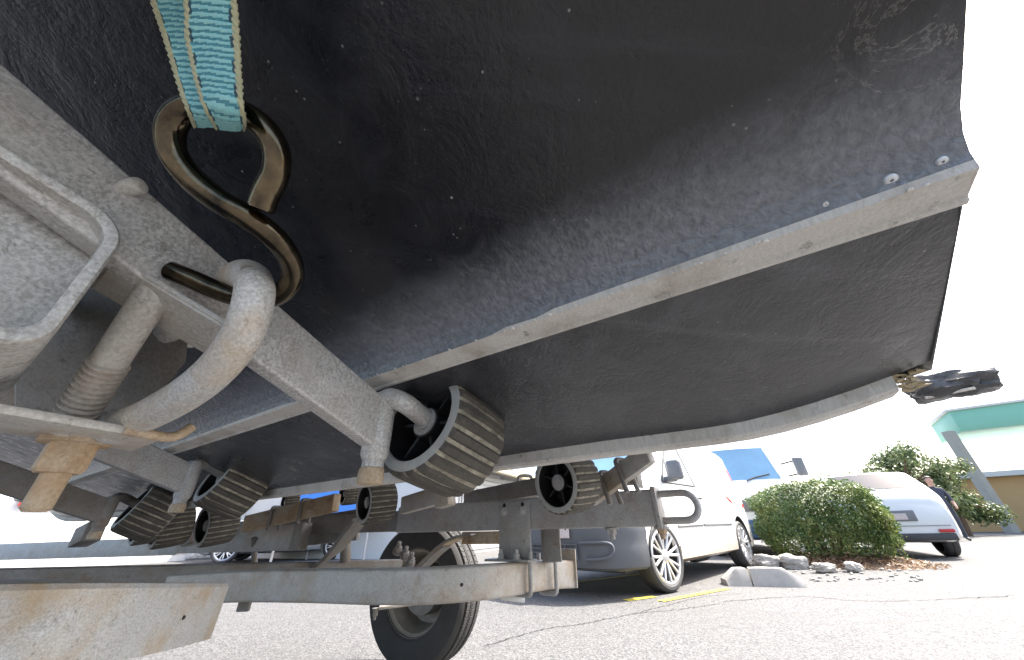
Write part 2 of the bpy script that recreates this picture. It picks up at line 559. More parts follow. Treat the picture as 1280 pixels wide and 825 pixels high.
def add_tube(bm, path, r, seg=12, cap=True):
    path = [V(p) for p in path]
    rs = r if isinstance(r, (list, tuple)) else [r] * len(path)
    prev = None
    rings = []
    for i, p in enumerate(path):
        d = (path[min(i + 1, len(path) - 1)] - path[max(i - 1, 0)]).normalized()
        if prev is None:
            a = V((0, 0, 1)) if abs(d.z) < 0.9 else V((1, 0, 0))
            prev = (a - d * a.dot(d)).normalized()
        else:
            prev = (prev - d * prev.dot(d)).normalized()
        b2 = d.cross(prev)
        rings.append([bm.verts.new(p + (prev * math.cos(2 * PI * k / seg) + b2 * math.sin(2 * PI * k / seg)) * rs[i]) for k in range(seg)])
    for i in range(len(rings) - 1):
        for k in range(seg):
            bm.faces.new((rings[i][k], rings[i][(k + 1) % seg], rings[i + 1][(k + 1) % seg], rings[i + 1][k]))
    if cap:
        bm.faces.new(rings[0][::-1])
        bm.faces.new(rings[-1])

def tube(name, path, r, mat, parent, seg=12, smooth=50):
    bm = bmesh.new()
    add_tube(bm, path, r, seg)
    return obj(name, bm_mesh(bm), mat, parent, smooth)

def add_sweep(bm, prof, path, up=Z, cap=True, close=True):
    """prof: list of (side, up) points, swept along the path"""
    path = [V(p) for p in path]
    rings = []
    for i, p in enumerate(path):
        d = path[min(i + 1, len(path) - 1)] - path[max(i - 1, 0)]
        x, y, z = frame(d, up)
        rings.append([bm.verts.new(p + y * a + z * b) for a, b in prof])
    n = len(prof)
    for i in range(len(rings) - 1):
        for k in range(n if close else n - 1):
            bm.faces.new((rings[i][k], rings[i][(k + 1) % n], rings[i + 1][(k + 1) % n], rings[i + 1][k]))
    if cap and close:
        bm.faces.new(rings[0][::-1])
        bm.faces.new(rings[-1])

def sweep(name, prof, path, mat, parent, up=Z, smooth=35):
    bm = bmesh.new()
    add_sweep(bm, prof, path, up)
    return obj(name, bm_mesh(bm), mat, parent, smooth)

def add_lathe(bm, prof, seg=32, c=V((0, 0, 0)), X=V((1, 0, 0)), close=False):
    """prof: (radius, along) points turned round X through c"""
    x, y, z = frame(X)
    rings = []
    for r, a in prof:
        rings.append([bm.verts.new(c + x * a + (y * math.cos(2 * PI * k / seg) + z * math.sin(2 * PI * k / seg)) * r) for k in range(seg)])
    m = len(rings)
    for i in range(m if close else m - 1):
        j = (i + 1) % m
        for k in range(seg):
            bm.faces.new((rings[i][k], rings[i][(k + 1) % seg], rings[j][(k + 1) % seg], rings[j][k]))
    return rings

def lathe(name, prof, mat, parent, c=V((0, 0, 0)), X=V((1, 0, 0)), seg=32, close=False, smooth=35, world=True):
    bm = bmesh.new()
    rings = add_lathe(bm, prof, seg, V(c), X, close)
    return obj(name, bm_mesh(bm), mat, parent, smooth, world)

def rrect(wd, h, r, n=4):
    out = []
    for cx, cy, a0 in ((wd / 2 - r, h / 2 - r, 0), (-wd / 2 + r, h / 2 - r, 90), (-wd / 2 + r, -h / 2 + r, 180), (wd / 2 - r, -h / 2 + r, 270)):
        for k in range(n + 1):
            a = R(a0 + 90 * k / n)
            out.append((cx + r * math.cos(a), cy + r * math.sin(a)))
    return out

def hexbolt(name, p, ax, r, h, mat, parent, stud=0.0):
    bm = bmesh.new()
    x, y, z = frame(ax, Z if abs(ax.normalized().z) < 0.9 else V((1, 0, 0)))
    add_lathe(bm, [(0.0001, 0), (r * 1.35, 0), (r * 1.35, h * 0.18), (0.0001, h * 0.18)], 18, V(p), ax)
    add_lathe(bm, [(r, h * 0.17), (r, h * 0.9), (r * 0.85, h), (0.0001, h)], 6, V(p), ax)
    if stud:
        add_lathe(bm, [(r * 0.55, h * 0.9), (r * 0.55, h + stud), (r * 0.4, h + stud + r * 0.15), (0.0001, h + stud + r * 0.15)], 12, V(p), ax)
    return obj(name, bm_mesh(bm), mat, parent, 30)

# ================================================================== SETTING
def ground():
    bm = bmesh.new()
    # finer near the camera, one sheet out to the horizon
    g = [-400, -120, -40, -15, -6, 0, 3, 6, 10, 16, 30, 60, 150, 400]
    vs = [[bm.verts.new((x, y, 0)) for y in g] for x in g]
    for i in range(len(g) - 1):
        for j in range(len(g) - 1):
            bm.faces.new((vs[i][j], vs[i + 1][j], vs[i + 1][j + 1], vs[i][j + 1]))
    o = obj('ground', bm_mesh(bm), 'asphalt')
    tag(o, kind='structure')
    def strip(name, pts, wd, z, mat, jit=0.0, n=10):
        path = catmull([V((p[0], p[1], 0)) for p in pts], n)
        vs, fs = [], []
        for i, p in enumerate(path):
            d = (path[min(i + 1, len(path) - 1)] - path[max(i - 1, 0)]).normalized()
            sd_ = V((-d.y, d.x, 0))
            j = (rng.random() - 0.5) * jit
            k = wd * (0.6 + 0.8 * rng.random()) if jit else wd
            vs += [V((p.x, p.y, z)) + sd_ * (k / 2 + j), V((p.x, p.y, z)) + sd_ * (-k / 2 + j)]
        for i in range(len(path) - 1):
            fs.append((2 * i, 2 * i + 1, 2 * i + 3, 2 * i + 2))
        return obj(name, pyd(vs, fs), mat, o)
    gp = on_ground
    strip('ground_crack', [gp(605, 808), gp(680, 787), gp(730, 780), gp(790, 768), gp(850, 762), gp(900, 755)], 0.008, 0.004, 'crack', 0.02, 24)
    strip('ground_crack', [gp(790, 768), gp(830, 758), gp(880, 746), gp(930, 742)], 0.006, 0.004, 'crack', 0.02, 24)
    strip('ground_crack', [gp(905, 752), gp(1000, 746), gp(1100, 752), gp(1270, 745)], 0.010, 0.004, 'crack', 0.03, 24)
    strip('yellow_line', [gp(782, 751), gp(818, 746)], 0.09, 0.005, 'yellow_paint')
    strip('yellow_line', [gp(826, 752), gp(910, 736)], 0.085, 0.005, 'yellow_paint')
    strip('yellow_line', [gp(690, 732), gp(808, 717)], 0.09, 0.005, 'yellow_paint')
    return o
GROUND = ground()

# ------------------------------------------------------------------ far buildings
def warehouse():
    dv = V((math.sin(R(24)), math.cos(R(24)), 0))
    nv = V((dv.y, -dv.x, 0))               # towards the yard (right of dv)
    e = at(650, 596, 13.5)                 # a point of the eave
    b0 = V((e.x, e.y, 0))
    ez = e.z
    t = thing('warehouse', 'long white metal clad shed with cream gutter behind the trailer', 'building', b0)
    a, c = b0 - dv * 5, b0 + dv * 13
    q = lambda p, off, z: p - nv * off + Z * z
    bm = bmesh.new()
    add_box(bm, (a + c) / 2 - nv * 4.62 + Z * (ez / 2 - 0.05), 18, 8, ez - 0.1, dv, nv, Z)
    obj('wall', bm_mesh(bm), 'wall_white', t)
    # cladding ribs, each a folded sheet edge
    ribme = None
    for k in range(60):
        p = a + dv * (0.15 + k * 0.3) - nv * 0.59 + Z * (ez / 2 - 0.1)
        if ribme is None:
            bm = bmesh.new()
            add_box(bm, (0, 0, 0), 0.05, 0.04, ez - 0.25, dv, nv, Z)
            ribme = bm_mesh(bm)
        o = obj('cladding_rib', ribme, 'wall_white', t)
        o.location = p - b0
    pr = [a - nv * -0.15 + Z * ez, c - nv * -0.15 + Z * ez]
    bm = bmesh.new()
    add_sweep(bm, [(-0.1, -0.09), (0.1, -0.09), (0.1, 0.07), (-0.1, 0.07)], [p + Z * 0 for p in pr])
    obj('gutter', bm_mesh(bm), 'gutter_cream', t)
    bm = bmesh.new()
    add_box(bm, (a + c) / 2 - nv * 0.32 + Z * (ez - 0.03), 18, 0.62, 0.05, dv, nv, Z)
    obj('soffit', bm_mesh(bm), 'soffit', t)
    bm = bmesh.new()
    vs = [a + nv * 0.25 + Z * (ez + 0.09), c + nv * 0.25 + Z * (ez + 0.09), c - nv * 4.6 + Z * (ez + 1.2), a - nv * 4.6 + Z * (ez + 1.2), a - nv * 9.2 + Z * (ez + 0.09), c - nv * 9.2 + Z * (ez + 0.09)]
    me = pyd(vs, [(0, 1, 2, 3), (3, 2, 5, 4)])
    obj('roof', me, 'roof_metal', t)
    for k in range(4):
        p = a + dv * (3.0 + k * 4.2) - nv * 0.55
        d = box('roller_door', p + Z * 1.25, (2.6, 0.06, 2.5), 'roof_metal', t, dv, Z, 0.01)
        for j in range(14):
            box('door_slat', p + nv * 0.05 + Z * (0.15 + j * 0.17), (2.5, 0.04, 0.12), 'roof_metal', d, dv, Z, 0.012, 1)
    return t
warehouse()

def left_shops():
    # white unit far to the left, its front turned to the sun
    dx, nv = V((0.62, 0.785, 0)), V((0.785, -0.62, 0))
    p0 = V((-13.0, 9.0, 0))
    mid = p0 + dx * 6.5
    t = thing('white_shop', 'white rendered shop unit with roller shutter at the far left', 'building', mid)
    bm = bmesh.new()
    add_box(bm, mid - nv * 4 + Z * 1.7, 13, 8, 3.4, dx, nv, Z)
    obj('wall', bm_mesh(bm), 'wall_white', t)
    box('roof_cap', mid - nv * 4 + Z * 3.46, (13.4, 8.4, 0.12), 'roof_metal', t, dx)
    box('sign_band', p0 + dx * 2.4 + nv * .05 + Z * 1.7, (3.4, 0.1, 0.6), 'red_paint', t, dx)
    s = box('shutter', p0 + dx * 8 + nv * .04 + Z * 1.2, (7, 0.08, 2.3), 'white_plastic', t, dx)
    for k in range(40):
        box('shutter_rib', p0 + dx * (4.6 + k * .17) + nv * .12 + Z * 1.2, (0.07, 0.06, 2.2), 'white_plastic', s, dx, Z, 0.01, 1)
    # blue awning: its own frame, legs on the ground
    p = at(420, 634, 9.0)
    t2 = thing('blue_awning', 'bright blue canvas awning on legs beyond the trailer', 'awning', V((p.x, p.y, 0)))
    dx = V((0.97, 0.24, 0)).normalized()
    vs = []
    nseg = 12
    for k in range(nseg + 1):
        q = p + dx * (-1.3 + 2.2 * k / nseg)
        sag = 0.05 * math.sin(k * PI / 3)
        vs += [q + V((0, 0.0, -0.42 + sag * 0.4)), q + V((0, 0.06, 0.45)), q + V((-0.2, 1.8, 0.95))]
    fs = []
    for k in range(nseg):
        a = 3 * k
        fs += [(a, a + 3, a + 4, a + 1), (a + 1, a + 4, a + 5, a + 2)]
    o = obj('canvas', pyd(vs, fs), 'blue_canvas', t2)
    md = o.modifiers.new('thick', 'SOLIDIFY'); md.thickness = 0.02
    for k in (-1.25, 0.85):
        q = p + dx * k
        for dy in (0.1, 1.75):
            tube('leg', [V((q.x, q.y + dy, 0)), V((q.x, q.y + dy, p.z + 0.5))], 0.03, 'galv_light', t2, 8)
    box('hem_bar', p + dx * -0.2 + Z * -0.46, (2.2, 0.05, 0.07), 'white_plastic', t2, dx)
left_shops()

def right_side():
    # tan rendered building at the far right
    c = at(1230, 640, 18)
    b0 = V((c.x + 4, c.y + 1, 0))
    t = thing('tan_building', 'tan rendered building with white roof edge at the far right', 'building', b0)
    dx = V((0.80, -0.60, 0))
    dy = V((0.60, 0.80, 0))
    f0 = at(1158, 640, 17); f0.z = 0
    bm = bmesh.new()
    add_box(bm, f0 + dx * 6 + dy * 3 + Z * 1.1, 12, 6, 2.2, dx, dy, Z)
    obj('wall', bm_mesh(bm), 'tan_render', t)
    box('roof_edge', f0 + dx * 5.8 + dy * 3 + Z * 2.32, (12.8, 6.8, 0.22), 'wall_white', t, dx)
    w_ = box('window', f0 + dx * 5 + dy * -0.03 + Z * 1.25, (1.6, 0.08, 1.0), 'auto_glass_dark', t, dx)
    box('window_frame', f0 + dx * 5 + dy * -0.06 + Z * 0.71, (1.8, 0.16, 0.08), 'wall_white', w_, dx)
    # canopy: green fascia on a grey post
    p = at(1194, 560, 16)
    g = thing('canopy_sign', 'grey post carrying a pale green canopy fascia at the right', 'canopy', V((p.x, p.y, 0)))
    top = at(1186, 540, 16).z
    bm = bmesh.new()
    add_sweep(bm, rrect(0.34, 0.34, 0.03), [V((p.x + 0.15, p.y, 0)), V((p.x + 0.15, p.y, top + 0.1))], V((0, 1, 0)))
    obj('post', bm_mesh(bm), 'post_grey', g, 40)
    a = V((p.x + 0.7, p.y - 0.1, top))
    bm = bmesh.new()
    add_box(bm, a + dx * 3 + Z * 0.5 + dy * 1.5, 6.2, 3.6, 0.95, dx, dy, Z, 0.03)
    obj('fascia', bm_mesh(bm), 'green_fascia', g, 40)
    box('fascia_trim', a + dx * 3 + Z * 1.02 + dy * 1.5, (6.4, 3.8, 0.1), 'wall_white', g, dx)
right_side()

# ------------------------------------------------------------------ leaves
def leaf_cloud(name, pts, size, mat, parent, seed=1, flat=0.0, asp=0.55):
    r = random.Random(seed)
    vs, fs = [], []
    for p, nrm in pts:
        n = (nrm + V((r.gauss(0, .5), r.gauss(0, .5), r.gauss(0, .5) + 0.25))).normalized()
        a = n.orthogonal().normalized()
        a = (M.Rotation(r.random() * 6.28, 3, n) @ a)
        b = n.cross(a)
        s = size * (0.6 + 0.8 * r.random())
        k = len(vs)
        vs += [p - a * s * 0.5, p - b * s * asp * 0.5 + n * s * 0.06, p + a * s * 0.55, p + b * s * asp * 0.5 + n * s * 0.06]
        fs += [(k, k + 1, k + 2), (k, k + 2, k + 3)]
    return obj(name, pyd(vs, fs), mat, parent)

def hedge():
    base = on_ground(1035, 706)
    base = V((base.x + 0.30, base.y + 0.22, 0.05))
    t = thing('hedge_bush', 'round clipped green hedge bush growing behind the pale rocks', 'bush', base)
    r = random.Random(3)
    pts = []
    rx, ry, rz, cz = 0.92, 0.66, 0.63, 0.55
    xax = V((0.83, -0.55, 0)).normalized()
    yax = V((0.55, 0.83, 0)).normalized()
    for i in range(38000):
        d = V((r.gauss(0, 1), r.gauss(0, 1), r.gauss(0, 1))).normalized()
        # squared-off ball
        k = (abs(d.x) ** 3.2 + abs(d.y) ** 3.2 + abs(d.z) ** 3.2) ** (-1 / 3.2)
        if d.z < -0.72:
            continue
        nz = MN.noise(d * 3.1 + V((5, 2, 1))) * 0.16 + MN.noise(d * 9) * 0.10
        rad = k * (1 + nz) * (1 - abs(r.gauss(0, 0.12)))
        if d.z < -0.25 and r.random() < (-d.z - 0.25) * 1.5:
            continue
        p = base + xax * (d.x * rad * rx) + yax * (d.y * rad * ry) + Z * (cz + d.z * rad * rz)
        pts.append((p, d))
    leaf_cloud('foliage', pts, 0.042, 'hedge_leaf', t, 5)
    bm = bmesh.new()
    for k in range(9):
        a = r.random() * 6.28
        s = V((math.cos(a) * 0.12, math.sin(a) * 0.1, -0.05))
        e = V((math.cos(a) * 0.55 * r.uniform(.5, 1), math.sin(a) * 0.4, 0.75 + 0.3 * r.random()))
        mid = (s + e) / 2 + V((r.gauss(0, .05), r.gauss(0, .05), -0.08))
        add_tube(bm, catmull([base + s, base + mid, base + e], 5), [0.028 - 0.0022 * j for j in range(11)], 7)
    obj('trunk', bm_mesh(bm), 'bark', t, 60)
    return base
HB = hedge()

def garden_bed():
    # low mound of soil and leaf litter below the hedge
    c = HB + V((-0.05, -0.12, -0.05))
    xax, yax = V((0.83, -0.55, 0)).normalized(), V((0.55, 0.83, 0)).normalized()
    n = 44
    vs, fs = [], []
    for i in range(n + 1):
        for j in range(n + 1):
            u, v = i / n * 2 - 1, j / n * 2 - 1
            rr = math.sqrt(u * u + v * v)
            h = max(0.0, 1 - rr) ** 0.7 * 0.15
            p = c + xax * (u * 1.15) + yax * (v * 0.95)
            h += (MN.noise(p * 5) * 0.03 + MN.noise(p * 16) * 0.016) * (1 if rr < 0.95 else 0)
            vs.append(V((p.x, p.y, h - 0.012)))
    for i in range(n):
        for j in range(n):
            a = i * (n + 1) + j
            fs.append((a, a + n + 1, a + n + 2, a + 1))
    o = obj('garden_bed', pyd(vs, fs), 'soil', smooth=60)
    tag(o, kind='structure')
    r = random.Random(11)
    pts = []
    for i in range(5200):
        u, v = r.gauss(0, .5), r.gauss(0, .5)
        rr = math.sqrt(u * u + v * v)
        if rr > 1.1: continue
        p = c + xax * (u * 1.15) + yax * (v * 0.98)
        pts.append((V((p.x, p.y, max(0, 1 - rr) ** 0.7 * 0.15 + 0.008 + 0.02 * r.random())), Z))
    l = leaf_cloud('leaf_litter', pts, 0.05, 'dry_leaf', None, 8)
    tag(l, 'dry brown fallen leaves and twigs littering the garden bed', 'leaf litter', kind='stuff')
garden_bed()

def rock_mesh(sx, sy, sz, seed, bits=4):
    bm = bmesh.new()
    bmesh.ops.create_icosphere(bm, subdivisions=bits, radius=1)
    o = V((seed * 3.1, seed * 1.7, seed))
    for v in bm.verts:
        d = v.co.normalized()
        k = (abs(d.x) ** 4 + abs(d.y) ** 4 + abs(d.z) ** 4) ** (-0.25)
        k *= 0.86 + 0.20 * MN.noise(d * 1.7 + o) + 0.09 * MN.noise(d * 5 + o) + 0.05 * MN.noise(d * 13 + o)
        v.co = V((d.x * k * sx, d.y * k * sy, d.z * k * sz))
    return bm_mesh(bm)

def rocks():
    data = [
        (966, 712, 0.20, 0.14, 0.10, 1, 'pale rough boulder beside the rear wheel of the small van', 0.06, 10),
        (1000, 712, 0.20, 0.14, 0.12, 2, 'grey boulder right of the pale one, below the hedge', 0.04, -20),
        (1040, 717, 0.17, 0.10, 0.06, 3, 'flat grey stone slab tilted in the leaf litter', 0.03, 15),
        (1078, 716, 0.16, 0.10, 0.07, 4, 'low brown stone half buried right of the slab', 0.02, 40),
    ]
    for u, v, sx, sy, sz, sd_, lab, z, rz in data:
        p = on_ground(u, v)
        o = obj('rock', rock_mesh(sx, sy, sz, sd_), 'rock', smooth=40)
        o.location = (p.x, p.y + 0.1, z + 0.03)
        o.rotation_euler = (0.1 * sd_ - 0.2, 0.08, R(rz))
        tag(o, lab, 'rock', 'rocks edging the garden bed')
    # concrete wheel stop: two blocks butted together
    for k, (u0, u1, lab) in enumerate(((911, 941, 'short concrete kerb block with sloped end by the yellow line'), (943, 1010, 'longer concrete kerb block below the boulders'))):
        a, b = on_ground(u0, 733), on_ground(u1, 735 if k else 733)
        x = (b - a).normalized()
        y = V((-x.y, x.x, 0))
        L_ = (b - a).length
        bm = bmesh.new()
        h, w0, w1 = 0.165, 0.24, 0.15
        e0 = 0.14 if k == 0 else 0.0
        e1 = 0.0 if k == 0 else 0.16
        n = 10
        rings = []
        for i in range(n + 1):
            s = i / n * L_
            hh = h
            if e0 and s < e0: hh = h * (0.35 + 0.65 * s / e0)
            if e1 and L_ - s < e1: hh = h * (0.4 + 0.6 * (L_ - s) / e1)
            p = a + x * s
            j = lambda q: 0.006 * MN.noise(p * 9 + V((q, 0, 0)))
            rings.append([bm.verts.new(p + y * (0.0 + j(1))), bm.verts.new(p + y * (0.035 + j(2)) + Z * (hh * 0.8)), bm.verts.new(p + y * (0.055) + Z * (hh + j(3))), bm.verts.new(p + y * (0.20) + Z * (hh + j(4))), bm.verts.new(p + y * 0.25 + Z * hh * 0.75), bm.verts.new(p + y * w0 * 1.1)])
        for i in range(n):
            for q in range(5):
                bm.faces.new((rings[i][q], rings[i + 1][q], rings[i + 1][q + 1], rings[i][q + 1]))
        bm.faces.new(rings[0]); bm.faces.new(rings[-1][::-1])
        o = obj('kerb_block', bm_mesh(bm), 'concrete', None, 30)
        tag(o, lab, 'kerb block', 'concrete wheel stop blocks')
    # loose stones in the litter
    r = random.Random(5)
    me = rock_mesh(1, 1, 1, 9, 2)
    me.materials.append(MATS['rock'])
    t = thing('gravel_scatter', 'small loose stones scattered along the edge of the bed', 'stones', on_ground(1050, 722))
    t['kind'] = 'stuff'
    bm = bmesh.new()
    for i in range(60):
        p = on_ground(r.uniform(990, 1150), r.uniform(712, 728))
        bm2 = bmesh.new(); bm2.from_mesh(me)
        s = r.uniform(0.008, 0.025)
        bmesh.ops.transform(bm2, matrix=M.Translation(V((p.x, p.y, s * 0.5))) @ M.Rotation(r.random() * 6, 4, 'Z') @ M.Diagonal((s * 1.4, s, s * 0.7, 1)), verts=bm2.verts)
        tmp = bpy.data.meshes.new('x'); bm2.to_mesh(tmp); bm2.free()
        bm.from_mesh(tmp)
    me2 = bm_mesh(bm)
    o = obj('stones', me2, 'rock', t, 60)
rocks()

def tree(label, u, v, d, h, rx, n, seed, size):
    p = at(u, v, d)
    base = V((p.x, p.y, 0))
    t = thing('tree', label, 'tree', base, 0, 'trees at the far right')
    r = random.Random(seed)
    lobes = []
    bm = bmesh.new()
    add_tube(bm, catmull([base, base + V((0.1, 0, h * .3)), base + V((-0.1, 0.1, h * .62))], 5), [0.16 - 0.009 * k for k in range(11)], 8)
    for k in range(18):
        a = r.random() * 6.28
        q = base + V((math.cos(a) * rx * r.uniform(.25, .95), math.sin(a) * rx * r.uniform(.2, .8), h * r.uniform(.22, .92)))
        lobes.append((q, rx * r.uniform(.22, .42)))
        add_tube(bm, catmull([base + V((0, 0, h * r.uniform(.3, .5))), (base + q) / 2 + V((0, 0, h * .28)), q], 5), [0.055 - 0.004 * j for j in range(11)], 6)
    obj('trunk', bm_mesh(bm), 'bark', t, 60)
    pts = []
    for i in range(n):
        q, s = lobes[i % len(lobes)]
        dd = V((r.gauss(0, 1), r.gauss(0, 1), r.gauss(0, .8)))
        dd = dd.normalized() * (r.random() ** 0.5)
        pts.append((q + dd * s, dd.normalized()))
    leaf_cloud('crown', pts, size, 'tree_leaf', t, seed)
tree('taller open tree between the hatchback roof and the canopy post', 1140, 620, 12.5, 3.0, 1.5, 6500, 21, .12)
tree('darker bushy tree behind the top of the hedge', 1085, 630, 13, 2.1, 1.4, 6500, 22, .12)
tree('low leafy tree at the corner of the tan building', 1168, 600, 13.6, 2.5, 1.3, 6500, 23, .12)

# ================================================================== VEHICLES
def interp(tab, x):
    if x <= tab[0][0]: return tab[0][1]
    for (a, p), (b, q) in zip(tab, tab[1:]):
        if x <= b:
            t = (x - a) / (b - a)
            return p + (q - p) * t
    return tab[-1][1]

def wheel_set(parent, spots, r, wd, rim_r, spokes, tyre_mat='tyre_clean', twin=True, steer=0.0):
    first = None
    for (x, y) in spots:
        sgn = 1 if y > 0 else -1
        if first is None:
            bm = bmesh.new()
            add_lathe(bm, [(rim_r, -wd * .42), (rim_r + .02, -wd * .5), (r - .03, -wd * .5), (r - .006, -wd * .40), (r, -wd * .30), (r, -wd * .04), (r - .008, -wd * .03), (r - .008, wd * .03), (r, wd * .04), (r, wd * .30), (r - .006, wd * .40), (r - .03, wd * .5), (rim_r + .02, wd * .5), (rim_r, wd * .42)], 48, V((0, 0, 0)), V((0, 1, 0)), True)
            tm = bm_mesh(bm); tm.materials.append(MATS[tyre_mat])
            tm.polygons.foreach_set('use_smooth', [True] * len(tm.polygons)); tm.set_sharp_from_angle(angle=R(35))
            bm = bmesh.new()
            add_lathe(bm, [(rim_r + .012, wd * .46), (rim_r - .004, wd * .49), (rim_r - .022, wd * .45), (rim_r - .026, wd * .36)], 40, V((0, 0, 0)), V((0, 1, 0)))
            for k in range(spokes):
                a = 2 * PI * k / spokes
                for da in ((-0.17, 0.17) if twin else (0,)):
                    p0 = V((math.cos(a) * .05, wd * .34, math.sin(a) * .05))
                    p1 = V((math.cos(a + da) * (rim_r - .015), wd * .44, math.sin(a + da) * (rim_r - .015)))
                    x_, y_, z_ = frame(p1 - p0, V((0, 1, 0)))
                    add_box(bm, (p0 + p1) / 2, (p1 - p0).length, 0.026, 0.03, x_, y_, z_, 0.006, 1)
            add_lathe(bm, [(0.0001, wd * .47), (.04, wd * .46), (.065, wd * .40), (.07, wd * .30)], 24, V((0, 0, 0)), V((0, 1, 0)))
            rm = bm_mesh(bm); rm.materials.append(MATS['alloy'])
            rm.polygons.foreach_set('use_smooth', [True] * len(rm.polygons)); rm.set_sharp_from_angle(angle=R(35))
            bm = bmesh.new()
            add_lathe(bm, [(0.0001, wd * .05), (rim_r * .62, wd * .05), (rim_r * .62, wd * -.02), (rim_r - .05, wd * -.05), (rim_r - .03, wd * .15), (rim_r - .024, wd * .37)], 28, V((0, 0, 0)), V((0, 1, 0)))
            dm = bm_mesh(bm); dm.materials.append(MATS['dark_trim'])
            first = (tm, rm, dm)
        o = obj('wheel', first[0], None, parent, None, False)
        o.location = (x, y, r)
        o.rotation_euler.z = (PI if sgn < 0 else 0) + (steer if x == spots[0][0] else 0)
        o.rotation_mode = 'YXZ'
        o.rotation_euler.y = rng.random()
        for nm, me in (('rim', first[1]), ('brake_disc', first[2])):
            obj(nm, me, None, o, None, False)

